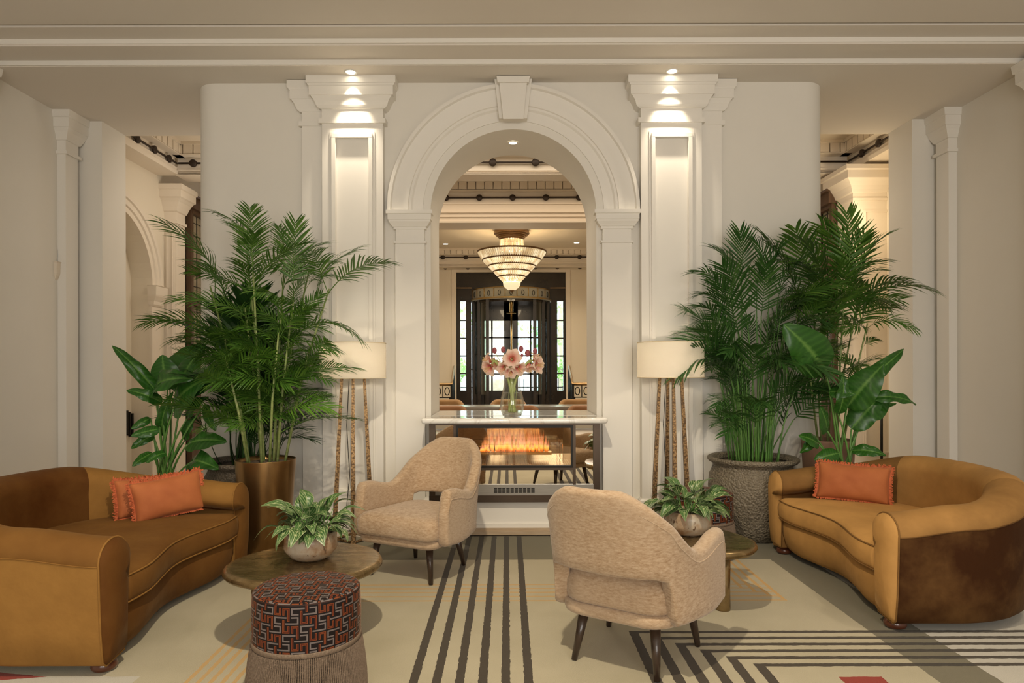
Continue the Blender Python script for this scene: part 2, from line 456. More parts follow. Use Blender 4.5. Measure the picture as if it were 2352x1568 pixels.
# recessed downlights
def downlight(x, y, z, r, label, group=None, ry=0):
    t = empty('downlight', (x, y, z), 0, label, 'ceiling light', group)
    ring = MB(); ring.lathe([(r * .72, -.001), (r * .75, -.006), (r, -.006), (r * 1.02, 0)], 32, cap0=False, cap1=False)
    ring.build('bezel', M['trim'], t, True)
    d = MB(); d.lathe([(.001, -.0035), (r * .74, -.0035)], 32, cap0=False, cap1=False); d.build('bulb', M['white_em'], t, True)
    return t
downlight(-1.288, 5.53, ZC, .052, 'lit round downlight in the soffit above the left column')
downlight(1.363, 5.53, ZC, .052, 'lit round downlight in the soffit above the right column')
downlight(.053, 6.08, AZ + AR - .003, .045, 'lit round downlight in the underside of the arch')
# ------------------------------------------------------------------ plinth and fireplace
m = MB()
m.box(-.70, .81, 5.52, 6.47, .045, .262)
m.box(-.70, .81, 5.495, 5.52, .045, .075)
m.build('trim_15', M['trim'], kind='structure')
m = MB(); m.box(-.72, .83, 5.44, 5.50, 0, .028); m.box(-.71, .82, 5.47, 6.45, .0, .045)
m.build('trim_16', mat('threshold_wood', (.42, .31, .20), .5, var=(.5, .39, .27), vs=6, vscale=(1, 8, 8)), kind='structure')
m = MB(); rb = rbox('marble_mantel', AX - .745, AX + .755, 5.395, WY1 + .02, .905, .945, .016, None) if False else None

def marble():
    m, nt, b = newmat('white_marble')
    v = coords(nt, (1, 1.6, 1)); w = nd(nt, 'ShaderNodeTexNoise'); nt.links.new(v, w.inputs['Vector'])
    w.inputs['Scale'].default_value = 2.4; w.inputs['Detail'].default_value = 9; w.inputs['Distortion'].default_value = 1.4
    c = ramp(nt, w.outputs[0], [(.46, (.82, .80, .76)), (.50, (.68, .65, .60)), (.52, (.82, .80, .76)), (1, (.84, .82, .78))])
    nt.links.new(c, b.inputs['Base Color']); b.inputs['Roughness'].default_value = .09; b.inputs['Specular IOR Level'].default_value = .8
    return m
M['marble'] = marble()
mant = rbox('mantel_shelf', AX - .748, AX + .752, 5.385, 5.75, .905, .948, .018, M['marble'])
# one slab: front lip runs past the jambs, the rest fills the opening
bm = bmesh.new(); bm.from_mesh(mant.data)
r_ = bmesh.ops.create_cube(bm, size=1)
for v in r_['verts']: v.co = Vector((AX + v.co.x * (2 * AR - .01), 6.08 + v.co.y * .70, .9265 + v.co.z * .0425))
bm.to_mesh(mant.data); bm.free()
for v in mant.data.vertices:
    if v.co.y > 5.6 and v.co.y < 5.76 and abs(v.co.x - AX) > .705: v.co.y = 5.655
mant.data.update()
tag(mant, 'polished white marble mantel slab lying in the arch above the fire', 'mantel')

fp = empty('fireplace', (0, 0, 0), 0, 'bronze framed glass fireplace with mirror panels and orange flames', 'fireplace')
FX0, FX1, FYF = -.645, .755, 5.46
def zz(py, Y=FYF): return P(1180, py, Y).z
def xx(px, Y=FYF): return (px - 1166) * Y / F
X = dict(l0=xx(985), l1=xx(999), s0=xx(1041), s1=xx(1046.5), b1=xx(1315.5), s2=xx(1316), s3=xx(1322), r0=xx(1363), r1=xx(1378))
zt, z_b0, z_b1 = .904, zz(1074), zz(1079.5)
zs0, zs1, zbot = zz(1137), zz(1113), .262
m = MB()
m.box(X['l0'], X['l1'], FYF, 5.70, zs0, zt); m.box(X['r0'], X['r1'], FYF, 5.70, zs0, zt)
m.box(X['l1'], X['r0'], FYF, 5.70, zz(976), zt)
m.box(X['s0'], X['s1'], FYF, 5.52, zs1, zz(976)); m.box(X['s2'], X['s3'], FYF, 5.52, zs1, zz(976))
m.box(X['s1'], X['s2'], FYF, 5.52, z_b1, z_b0)
m.box(X['l0'], X['r1'], FYF - .006, 5.70, zbot, zs0)
m.build('frame', M['bronze'], fp)
for a, b, c, d in ((X['l1'], X['s0'], zs1, zz(976)), (X['s3'], X['r0'], zs1, zz(976)), (X['s1'], X['s2'], zs1, z_b1)):
    MB().box(a + .0005, b - .0005, 5.485, 5.492, c, d).build('mirror_panel', M['mirror'], fp)
gp = MB(); gp.box(X['l1'], X['r0'], FYF + .004, 5.49, zs0, zs1); gpo = gp.build('vent_panel', M['steel'], fp); gpo['label'] = 'brushed steel lower panel'
m = MB()
gx0, gx1, gz0, gz1 = xx(1133.5), xx(1229), zz(1131.5), zz(1120)
for i in range(10):
    for j in range(4):
        a = lerp(gx0, gx1, i / 10); w = (gx1 - gx0) / 10 * .82
        z = lerp(gz0, gz1, (j + .5) / 4); m.box(a, a + w, FYF + .0015, FYF + .006, z - .004, z + .004)
m.build('vent_slots', M['slot'], gpo)
# black inner frame + glass
ix0, ix1, iz0, iz1 = xx(1052), xx(1311), zz(1069), zz(982.5)
m = MB()
m.box(X['s1'], ix0, FYF - .004, 5.50, z_b0, zz(976)); m.box(ix1, X['s2'], FYF - .004, 5.50, z_b0, zz(976))
m.box(ix0, ix1, FYF - .004, 5.50, iz1, zz(976)); m.box(ix0, ix1, FYF - .004, 5.50, z_b0, iz0)
bfo = m.build('inner_frame', M['black_metal'], fp)
def amber_glass():
    m, nt, b = newmat('fire_glass')
    out = nt.nodes['Material Output']; tr = nd(nt, 'ShaderNodeBsdfTransparent'); gl = nd(nt, 'ShaderNodeBsdfGlossy'); mx = nd(nt, 'ShaderNodeMixShader')
    tr.inputs[0].default_value = (1, .97, .92, 1); gl.inputs['Roughness'].default_value = .02; mx.inputs[0].default_value = .14
    nt.links.new(tr.outputs[0], mx.inputs[1]); nt.links.new(gl.outputs[0], mx.inputs[2]); nt.links.new(mx.outputs[0], out.inputs[0])
    return m
M['fireglass'] = amber_glass()
MB().box(ix0, ix1, FYF + .008, FYF + .012, iz0, iz1).build('glass_front', M['fireglass'], fp)
# firebox cavity
m = MB(); yb = 5.86
m.v += [(ix0, 5.50, iz0), (ix1, 5.50, iz0), (ix1, 5.50, iz1), (ix0, 5.50, iz1), (ix0 + .0, yb, iz0), (ix1, yb, iz0), (ix1, yb, iz1), (ix0, yb, iz1)]
m.f += [(0, 4, 7, 3), (1, 2, 6, 5), (3, 7, 6, 2)]
m.build('firebox_lining', mat('bronze_lining', (.42, .27, .13), .12, .9, var=(.30, .18, .08), vs=3), fp, recalc=False)
m = MB(); m.v += [(ix0, yb, iz0), (ix1, yb, iz0), (ix1, yb, iz1), (ix0, yb, iz1)]; m.f += [(0, 1, 2, 3)]
m.build('firebox_back', mat('smoked_mirror', (.55, .43, .28), .04, 1), fp, recalc=False)
def tile_mat():
    m, nt, b = newmat('firebox_mosaic'); b.inputs['Specular IOR Level'].default_value = .8
    br = nd(nt, 'ShaderNodeTexBrick'); nt.links.new(coords(nt), br.inputs['Vector'])
    br.inputs['Scale'].default_value = 14; br.inputs['Color1'].default_value = (.62, .56, .46, 1); br.inputs['Color2'].default_value = (.5, .46, .38, 1)
    br.inputs['Mortar'].default_value = (.05, .035, .02, 1); br.inputs['Mortar Size'].default_value = .05
    nt.links.new(br.outputs[0], b.inputs['Base Color']); b.inputs['Roughness'].default_value = .15
    return m
MB().box(ix0, ix1, 5.50, yb, iz0 - .01, iz0 + .001).build('firebox_floor', tile_mat(), fp)
# burner and guard
zb = zz(1044)
mbu = MB(); mbu.box(xx(1092), xx(1270), 5.62, 5.72, zb - .022, zb); mbu.build('burner', mat('burner_brass', (.5, .28, .10), .25, .9), fp)
m = MB(); zr0, zr1 = zz(1066), zz(1022)
for px in (1068, 1294):
    for y in (5.53, 5.80): m.tube([(xx(px), y, zr0), (xx(px), y, zr1)], .0022, 6)
for y in (5.53, 5.80): m.tube([(xx(1068), y, zr1), (xx(1294), y, zr1)], .002, 6); m.tube([(xx(1068), y, zb - .0), (xx(1294), y, zb - .0)], .002, 6)
m.build('guard_rail', mat('thin_brass', (.7, .42, .16), .25, 1), fp)
def flame_mat():
    m, nt, b = newmat('flame')
    out = nt.nodes['Material Output']
    g = nd(nt, 'ShaderNodeTexCoord'); sp = nd(nt, 'ShaderNodeSeparateXYZ'); nt.links.new(g.outputs['Generated'], sp.inputs[0])
    nz = noise(nt, coords(nt, (1, 1, .30)), 22, 3)
    t = (E(nt, sp.outputs[2]) + (E(nt, nz) - .5) * .55)
    col = ramp(nt, t.v, [(0, (.75, .10, .01)), (.10, (1, .22, .02)), (.26, (1, .62, .10)), (.42, (1, .40, .22)), (.6, (1, .28, .10)), (.8, (1, .42, .16)), (1, (.95, .55, .28))])
    st = ramp(nt, t.v, [(0, (.6, .6, .6)), (.2, (1, 1, 1)), (.5, (.7, .7, .7)), (1, (.35, .35, .35))])
    em = nd(nt, 'ShaderNodeEmission'); nt.links.new(col, em.inputs[0])
    mul = E(nt, st) * 1.7; nt.links.new(mul.v, em.inputs[1])
    tr = nd(nt, 'ShaderNodeBsdfTransparent'); mx = nd(nt, 'ShaderNodeMixShader')
    lw = nd(nt, 'ShaderNodeLayerWeight'); lw.inputs[0].default_value = .35
    al = (E(nt, lw.outputs['Facing']) * -1 + 1).op('POWER', 1.6)
    fade = ramp(nt, E(nt, sp.outputs[2]).v, [(0, (.9, .9, .9)), (.5, (.5, .5, .5)), (.85, (.12, .12, .12)), (1, (0, 0, 0))])
    al = al * E(nt, fade)
    nt.links.new(al.v, mx.inputs[0]); nt.links.new(tr.outputs[0], mx.inputs[1]); nt.links.new(em.outputs[0], mx.inputs[2])
    nt.links.new(mx.outputs[0], out.inputs[0])
    return m
fm = flame_mat()
rnd = random.Random(5)
fms = []
for i in range(4):
    m = MB(); prof = []
    for k in range(15):
        t = k / 14; prof.append((.001 + .5 * (math.sin(PI * min(1, t ** .55)) ** .8) * (1 - .35 * t), t))
    rows = []
    ph = rnd.uniform(0, 6)
    for r, z in prof:
        ox = .16 * math.sin(z * 5 + ph) * z
        rows.append([(ox + r * math.cos(2 * PI * j / 14), r * .55 * math.sin(2 * PI * j / 14), z) for j in range(14)])
    m.quadgrid(rows, True); o = m.build('flame', fm, fp, True); fms.append(o)
flames = []
for i in range(64):
    o = fms[i] if i < 4 else fms[i % 4].copy()
    if i >= 4: link(o, fp)
    t = (i + .5) / 64
    env = .55 + .45 * math.sin(PI * min(1, max(0, t))) ** .5
    o.location = (lerp(xx(1100), xx(1262), t) + rnd.uniform(-.01, .01), rnd.uniform(5.64, 5.70), zb - .002)
    h = rnd.choice((rnd.uniform(.07, .13), rnd.uniform(.16, .235))) * env; w = rnd.uniform(.016, .034)
    o.scale = (w, w, h); o.rotation_euler = (0, rnd.uniform(-.12, .12), 0)
light('fire_glow', 'AREA', (AX, 5.60, zb + .08), .9, (1, .5, .2), (R(-90), 0, 0), .5, .1)
# ------------------------------------------------------------------ the lobby beyond
def cornice_x(x0, x1, y, zc, zb, rail_z, mb, depth=.45, dh=.155, pitch=.128):
    """wall beam facing the camera at plane y with dentils under the ceiling zc, bottom zb"""
    mb.box(x0, x1, y, y + depth, zb, zc)
    mb.box(x0, x1, y - .14, y, zc - .035, zc)                 # top fillet
    mb.box(x0, x1, y - .085, y, zc - dh, zc - .035)         # dentil bed
    n = int((x1 - x0) / pitch)
    for i in range(n):
        a = x0 + i * pitch; mb.box(a, a + pitch - .014, y - .12, y - .085, zc - dh + .01, zc - .035)
    mb.box(x0, x1, y - .13, y, zc - dh - .01, zc - dh)
    z = rail_z - .075
    mb.box(x0, x1, y - .02, y, z - .02, z)
    h = (z - .02 - zb)
    for k in range(3): mb.box(x0, x1, y - .035 + .008 * k, y, zb + h * (.55 - .22 * k), zb + h * (.62 - .22 * k))
    mb.box(x0, x1, y - .05, y, zb, zb + h * .08)
def cornice_y(y0, y1, x, sx, zc, zb, rail_z, mb, pitch=.128):
    def bx(a, b, ya, yb2, za, zb2):
        a, b = sorted((x - sx * a, x - sx * b)); mb.box(a, b, ya, yb2, za, zb2)
    bx(-.3, 0, y0, y1, zb, zc); bx(0, .14, y0, y1, zc - .035, zc); bx(0, .085, y0, y1, zc - .155, zc - .035)
    for i in range(int((y1 - y0) / pitch)):
        a = y0 + i * pitch; bx(.085, .12, a, a + pitch - .014, zc - .145, zc - .035)
    bx(0, .13, y0, y1, zc - .165, zc - .155)
    bx(0, .05, y0, y1, zb, zb + .05); bx(0, .03, y0, y1, zb + .05, zb + .10)
def medallion(r=.055):
    return [(0.001, 0), (r * .6, -.004), (r, 0), (r, .014), (r * .8, .02)]
def rail(name, pts_dots, a, b, axis, label, group='dark rails under the cornices'):
    t = empty(name, ((a[0] + b[0]) / 2, (a[1] + b[1]) / 2, a[2]), 0, label, 'cornice rail', group)
    o = Vector(t.location)
    MB().tube([Vector(a) - o, Vector(b) - o], .0125, 8).build('rod', M['rail_dark'], t, True)
    first = None
    for p in pts_dots:
        if first is None:
            m = MB(); rows = []
            for r, h in [(.001, -.020), (.034, -.018), (.046, -.011), (.046, .012)]:
                rows.append([(r * math.cos(2 * PI * j / 24), h, r * math.sin(2 * PI * j / 24)) for j in range(24)])
            m.quadgrid(rows, True); first = m.build('medallion', M['rail_dark'], t, True); q = first
        else:
            q = first.copy(); C.objects.link(q); q.parent = t
        q.location = Vector(p) - o; q.rotation_euler = (0, 0, {'x': 0, 'l': R(90), 'r': R(-90)}[axis])
    return t
m = MB(); cornice_x(-4.10, 4.23, 8.34, 4.14, 3.75, 3.90, m, .25)
cornice_x(-3.4, 3.6, 10.0, 4.14, 3.515, 3.89, m)
cornice_x(-3.4, 3.6, 14.62, 3.945, 3.56, 3.77, m, .45, .125)
cornice_y(7.03, 8.34, -4.13, -1, 4.14, 3.76, 3.90, m); cornice_y(7.03, 8.34, 4.26, 1, 4.14, 3.76, 3.90, m)
m.build('trim_17', M['ltrim'], kind='structure')
xs = lambda x0, s, n: [x0 + s * i for i in range(n)]
rail('cornice_rail', [(x, 8.30, 3.90) for x in xs(-.178 - .53 * 7, .53, 15)], (-4.07, 8.30, 3.90), (4.20, 8.30, 3.90), 'x', 'dark rod with round medallions on the nearest lobby beam, at the arch crown')
rail('cornice_rail', [(x, 9.965, 3.89) for x in xs(-.415 - .495 * 4, .495, 11)], (-2.6, 9.965, 3.89), (2.7, 9.965, 3.89), 'x', 'dark rod with round medallions below the dentils above the chandelier')
rail('cornice_rail', [(x, 14.58, 3.77) for x in xs(-1.40 - .495 * 2, .495, 11)], (-2.9, 14.58, 3.77), (3.0, 14.58, 3.77), 'x', 'dark rod with round medallions behind the chandelier')
rail('cornice_rail', [(-4.09, y, 3.90) for y in (7.42, 7.78, 8.12)], (-4.09, 7.05, 3.90), (-4.09, 8.31, 3.90), 'l', 'slanting dark rod with medallions high in the left side passage')
rail('cornice_rail', [(4.22, y, 3.90) for y in (7.30, 7.62, 7.98)], (4.22, 7.05, 3.90), (4.22, 8.31, 3.90), 'r', 'slanting dark rod with medallions high in the right side passage')
rail('cornice_rail', [(x, 14.8, 3.52 + .06) for x in xs(-1.37 - .495 * 2, .495, 11)], (-2.9, 14.84, 3.58), (3.0, 14.84, 3.58), 'x', 'lowest row of dark medallions, half hidden under the rear lobby cornice')

m = MB()
m.box(-4.7, 4.9, 6.9, 10.4, 4.14, 4.3); m.box(-4.7, 4.9, 10.4, 15.2, 3.945, 4.1)
m.build('ceiling_lobby', mat('lobby_ceiling', (.76, .67, .54), .8), kind='structure')
m = MB(); m.box(-4.7, 4.9, 7.03, 7.04, ZC, 4.2); m.box(-2.7, 2.76, 6.44, 6.46, ZC - .01, 4.2); m.build('wall_lobby_front', M['lobby_wall'], kind='structure')
# left side wall of the lobby with its blind arch
m = MB(); cy, rr, zs_ = 7.36, .80, 2.37; N = 28
f, bk, tp = [], [], []
for i in range(N + 1):
    a = PI * i / N; y, z = cy - rr * math.cos(a), zs_ + rr * math.sin(a)
    f.append((-4.35, y, z)); bk.append((-4.58, y, z)); tp.append((-4.35, y, 3.75))
m.quadgrid([tp, f, bk])
m.box(-4.7, -4.35, cy + rr, 8.75, 0, 4.2); m.box(-4.7, -4.35, 6.5, cy - rr, 0, 4.2); m.box(-4.7, -4.58, cy - rr, cy + rr, 0, 4.2)
m.box(-4.58, -4.35, cy - rr, cy + rr, 3.75, 4.2)
m.box(-4.7, -4.45, 8.7, 15, 0, 4.2)
m.build('wall_lobby_left', M['lobby_wall'], kind='structure')
m = MB()
rows = []
for r2, pr in [(.80, 0), (.80, .03), (.86, .03), (.87, .05), (.93, .05), (.94, .07), (.99, .07), (.99, 0)]:
    rows.append([(-4.35 + pr, cy - r2 * math.cos(PI * i / N), zs_ + r2 * math.sin(PI * i / N)) for i in range(N + 1)])
m.quadgrid(rows)
for y0, y1 in ((cy + rr - .01, cy + rr + .2), (cy - rr - .2, cy - rr + .01)):
    m.box(-4.35, -4.32, y0, y1, 0, zs_ - .25)
    m.loft([(zs_ - .25 + z, -4.36, -4.31 + o, y0 - o * .6, y1 + o * .6) for z, o in [(0, 0), (.02, .015), (.06, .02), (.12, .05), (.14, .055), (.24, .06), (.25, .07)]])
m.box(-4.35, -4.20, 8.50, 8.74, 0, 3.55)
m.loft([(3.20 + z * 1.2, -4.36, -4.20 + o, 8.50 - o, 8.74 + o * .4) for z, o in [(0, .02), (.03, .02), (.031, .002), (.12, .002), (.13, .02), (.17, .04), (.22, .07), (.25, .10), (.26, .12), (.33, .12), (.34, .14), (.39, .14)]])
panel_frame(m, -4.33, -4.22, .4, 3.1, 8.50, .02, .008)
m.build('trim_18', M['ltrim'], kind='structure')
# right side wall, panelled pier
m = MB(); m.box(4.7, 4.9, 7.0, 15, 0, 4.2); m.box(4.45, 4.9, 8.3, 15, 0, 4.2); m.box(4.5, 4.9, 6.9, 7.95, 0, 4.2)
m.build('wall_lobby_right', M['lobby_wall'], kind='structure')
m = MB()
m.box(4.10, 4.75, 7.95, 8.32, 0, 3.72)
m.loft([(3.36 + z, 4.10 - o, 4.8, 7.95 - o, 8.32 + o) for z, o in [(0, .002), (.06, .002), (.07, .02), (.10, .03), (.14, .05), (.18, .085), (.20, .11), (.21, .125), (.30, .125), (.31, .15), (.36, .15)]])
m.box(4.09, 4.75, 7.93, 8.33, 3.33, 3.36)
panel_frame(m, 4.215, 4.62, .32, 3.22, 7.95, .03, .012)
m.box(4.07, 4.76, 7.91, 8.34, 0, .2)
m.build('trim_19', M['ltrim'], kind='structure')
# dark timber glazed doors in the side walls
def side_door(name, x, sx, y0, y1, ztop):
    t = bpy.data.objects.new(name, None); C.objects.link(t); t['kind'] = 'structure'
    def bx(mb, a, b, *r):
        a, b = sorted((x - sx * a, x - sx * b)); mb.box(a, b, *r)
    m = MB(); n = 3; w = (y1 - y0)
    bx(m, -.02, .10, y0 - .06, y1 + .06, ztop, ztop + .14)
    bx(m, -.02, .14, y0 - .08, y1 + .08, ztop + .14, ztop + .17)
    for i in range(n + 1):
        y = y0 + w * i / n; bx(m, -.02, .05, y - .03, y + .03, 0, ztop)
    for z in (.0, .95, 2.2, 2.62, ztop - .05): bx(m, -.02, .055, y0, y1, z, z + .10)
    bx(m, -.02, .02, y0, y1, 0, .95); bx(m, -.02, .025, y0, y1, 2.2, 2.62) if False else None
    m.build('door_frame', M['wood_window'], t)
    g = MB(); bx(g, -.03, -.01, y0, y1, .95, ztop); g.build('leaded_glass', M['leadglass'], t)
    l = MB()
    for i in range(n * 3):
        y = y0 + w * (i + .5) / (n * 3); bx(l, -.01, 0, y - .004, y + .004, .95, ztop)
    z = 1.1
    while z < ztop: bx(l, -.01, 0, y0, y1, z, z + .008); z += .17
    l.build('lead_bars', M['black_metal'], t)
    h = MB(); bx(h, .05, .09, y0 + .10, y0 + .13, 1.0, 1.25); h.build('door_handle', M['black_metal'], t)
side_door('door_2', -4.21, -1, 8.86, 10.3, 3.46)
side_door('door_3', 4.10, 1, 8.40, 9.6, 3.40)
# black metal handrails in the side passages
def hand_rail(pts, posts, label):
    t = empty('handrail', pts[0], 0, label, 'handrail'); o = Vector(pts[0])
    MB().tube([Vector(p) - o for p in pts], .016, 8).build('top_rail', M['black_metal'], t, True)
    for p in posts: MB().tube([Vector((p[0], p[1], 0)) - o, Vector(p) - o], .014, 8).build('post', M['black_metal'], t, True)
hand_rail([(4.02, 7.30, 1.045), (4.14, 7.40, 1.045), (4.44, 7.75, 1.045)], [(4.12, 7.39, 1.04), (4.40, 7.70, 1.04)], 'black metal handrail at the right wall opening behind the plants')
m = MB()
for k in range(3): m.box(-4.578, -4.53, 7.98 + .055 * k, 8.01 + .055 * k, .58 - .02 * k, .86 - .02 * k)
m.box(-4.579, -4.57, 7.98, 8.12, .56, .60)
tag(m.build('wall_rack', M['black_metal']), 'small black slatted rack on the wall of the left passage', 'wall rack')

# far wall with the revolving door
DY = 15.0
def D(px, py, Y=DY): return P(px, py, Y)
ox0, ox1, oz1 = D(1048, 846).x, D(1300, 846).x, D(1176, 625).z
m = MB()
m.box(-4.7, ox0, DY, DY + .5, 0, 4.2); m.box(ox1, 4.9, DY, DY + .5, 0, 4.2); m.box(ox0, ox1, DY, DY + .5, oz1, 4.2)
m.build('wall_lobby_back', M['lobby_wall'], kind='structure')
m = MB()
for a, b in ((ox0 - .10, ox0), (ox1, ox1 + .10)): m.box(a, b, DY - .03, DY, .5, oz1)
m.box(ox0 - .1, ox1 + .1, DY - .03, DY, oz1, oz1 + .10)
m.build('trim_20', M['ltrim'], kind='structure')
m = MB()
for k in range(3): m.box(-4.7, 4.9, 13.3 + .3 * k, 19, .0 if k == 0 else .16 * k, .16 * (k + 1))
m.build('floor_upper', M['stonefloor'], kind='structure')
M['door_dark'] = mat('dark_door_lacquer', (.022, .017, .012), .25, .2, coat=.3, var=(.035, .026, .018), vs=4)
M['clear'] = None
def clear_glass(name, tint=(.93, .97, .96), gl=.08):
    m, nt, b = newmat(name); out = nt.nodes['Material Output']
    tr = nd(nt, 'ShaderNodeBsdfTransparent'); g = nd(nt, 'ShaderNodeBsdfGlossy'); mx = nd(nt, 'ShaderNodeMixShader'); fr = nd(nt, 'ShaderNodeLayerWeight')
    tr.inputs[0].default_value = (*tint, 1); g.inputs['Roughness'].default_value = .01; fr.inputs[0].default_value = .5
    mul = E(nt, fr.outputs['Facing']).op('POWER', 3.0) * .75 + (.03 + gl * .2); nt.links.new(mul.v, mx.inputs[0])
    nt.links.new(tr.outputs[0], mx.inputs[1]); nt.links.new(g.outputs[0], mx.inputs[2]); nt.links.new(mx.outputs[0], out.inputs[0]); return m
M['clear'] = clear_glass('window_glass')
M['tealglass'] = clear_glass('curved_green_glass', (.45, .62, .60), .5)
door = bpy.data.objects.new('door_1', None); C.objects.link(door); door['kind'] = 'structure'
zf = .48
def dbox(mb, pa, pb, y0, y1, Y=DY):
    a, b = D(*pa, Y), D(*pb, Y); mb.box(a.x, b.x, y0, y1, min(a.z, b.z), max(a.z, b.z))
m = MB(); ya, yb_ = DY + .1, DY + .2
dbox(m, (1048, 625), (1300, 690), ya, yb_)                      # solid transom
for (a, b) in ((1048, 1056.5), (1070, 1082), (1267, 1281), (1294.5, 1300)):
    p, q = D(a, 690), D(b, 690); m.box(p.x, q.x, ya, yb_, zf, p.z)
for (a, b) in ((1056.5, 1070), (1281, 1294.5)):
    p, q = D(a, 897), D(b, 897); m.box(p.x, q.x, ya, yb_, zf, p.z)
    for py in (734.5, 776, 817, 857.5): dbox(m, (a, py - 1.6), (b, py + 1.6), ya + .02, yb_ - .02)
m.build('door_surround', M['door_dark'], door)
for (a, b) in ((1056.5, 1070), (1281, 1294.5)):
    p, q = D(a, 690), D(b, 897); MB().box(p.x, q.x, DY + .145, DY + .15, q.z, p.z).build('sidelight_glass', M['clear'], door)
m = MB(); dbox(m, (1048, 659), (1083, 661), ya - .02, ya); dbox(m, (1265, 659), (1300, 661), ya - .02, ya); m.build('transom_trim', M['gold'], door)
# drum
dcx = (D(1174, 800).x); dr = (D(1265, 800, 14.7).x - D(1083, 800, 14.7).x) / 2; dcy = DY + .25
cz0, cz1 = D(1176, 680, 14.2).z, D(1176, 657, 14.2).z
m = MB()
rows = []
nseg = 64
for z, r in ((cz0 - .03, dr + .03), (cz0 + .02, dr + .05), (cz0 + .02, dr), (cz1, dr)):
    rows.append([(dcx + r * math.sin(a), dcy - r * math.cos(a), z) for a in [lerp(-R(95), R(95), i / nseg) for i in range(nseg + 1)]])
rows[-1] = [(x, y, z + .025 * abs(math.sin(i * PI / 5.8))) for i, (x, y, z) in enumerate(rows[-1])]
m.quadgrid(rows); dk = m.build('drum_canopy', mat('frosted_panel', (.34, .31, .23), .45, emit=(.9, .8, .55), es=.03), door, True, recalc=False)
m = MB()
for i in range(12):
    a = lerp(-R(92), R(92), i / 11); r = dr + .012
    x, y = dcx + r * math.sin(a), dcy - r * math.cos(a)
    m.tube([(x, y, cz0), (x, y, cz1 + .015)], .010, 6)
m.tube([(dcx + (dr + .04) * math.sin(a), dcy - (dr + .04) * math.cos(a), cz0 + .0) for a in [lerp(-R(95), R(95), i / 40) for i in range(41)]], .02, 6)
m.tube([(dcx + (dr + .01) * math.sin(a), dcy - (dr + .01) * math.cos(a), cz1 + .012) for a in [lerp(-R(95), R(95), i / 40) for i in range(41)]], .012, 6)
m.build('canopy_trim', mat('canopy_gold', (.55, .38, .16), .3, .9), dk, True)
m = MB()
for i in range(11):
    a = lerp(-R(92), R(92), (i + .5) / 11); r = dr + .014
    for s in range(12):
        b0, b1 = 2 * PI * s / 12, 2 * PI * (s + 1) / 12
        p = [(dcx + r * math.sin(a) + .030 * math.cos(b) * math.cos(a), dcy - r * math.cos(a) + .030 * math.cos(b) * math.sin(a), (cz0 + cz1) / 2 + .055 * math.sin(b)) for b in (b0, b1)]
        m.tube(p, .006, 5)
m.build('oval_motif', M['black_metal'], dk)
m = MB()
for s in (-1, 1):
    for aa in (R(80), R(58), R(38)):
        x, y = dcx + s * dr * math.sin(aa) * .96, dcy - dr * math.cos(aa) * .96
        m.box(x - .035, x + .035, y - .035, y + .035, zf, cz0)
    for z in (D(0, 734.5).z, D(0, 776).z, D(0, 817).z, D(0, 857.5).z):
        m.tube([(dcx + s * dr * .96 * math.sin(aa), dcy - dr * .96 * math.cos(aa), z) for aa in [lerp(R(80), R(58), k / 6) for k in range(7)]], .014, 6)
m.lathe([(dr * .97, D(0, 700).z), (dr * .97, cz0 - .02)], 64, (dcx, dcy, 0), False, True)
m.build('drum_posts', M['door_dark'], door)
m = MB()
for s in (-1, 1):
    m.quadgrid([[(dcx + s * dr * .96 * math.sin(aa), dcy - dr * .96 * math.cos(aa), z) for aa in [lerp(R(38), R(86), k / 10) for k in range(11)]] for z in (zf + .3, D(0, 700).z)])
m.build('curved_glass', M['tealglass'], door, True)
# outer door leaves behind the drum
m = MB(); yy = DY + .55
def lbox(a, b, c, d): 
    p, q = D(a, c, yy), D(b, d, yy); m.box(p.x, q.x, yy, yy + .06, min(p.z, q.z), max(p.z, q.z))
lbox(1084, 1113, 690, 935); lbox(1236, 1266, 690, 935); lbox(1158, 1190, 690, 935); lbox(1112, 1238, 690, 736); lbox(1112, 1238, 897, 935)
for a in (1128, 1217): lbox(a, a + 4, 736, 897)
for c in (773.5, 815, 857): lbox(1112, 1238, c, c + 3.2)
m.build('door_leaf', M['door_dark'], door)
p, q = D(1112, 736, yy), D(1238, 897, yy)
MB().box(p.x, q.x, yy + .028, yy + .032, q.z, p.z).build('leaf_glass', M['clear'], door)
m = MB(); c = D(1175, 690, 14.6); m.lathe([(.045, c.z - .22), (.05, c.z), (.04, c.z + .25)], 16, (c.x, 14.9, 0)); m.lathe([(.02, zf), (.02, c.z)], 12, (c.x, 14.9, 0))
m.box(c.x - .11, c.x + .11, 14.86, 14.9, D(0, 723).z - .01, D(0, 723).z + .012); m.build('centre_pole', mat('polished_brass', (.55, .36, .14), .25, 1), door, True)
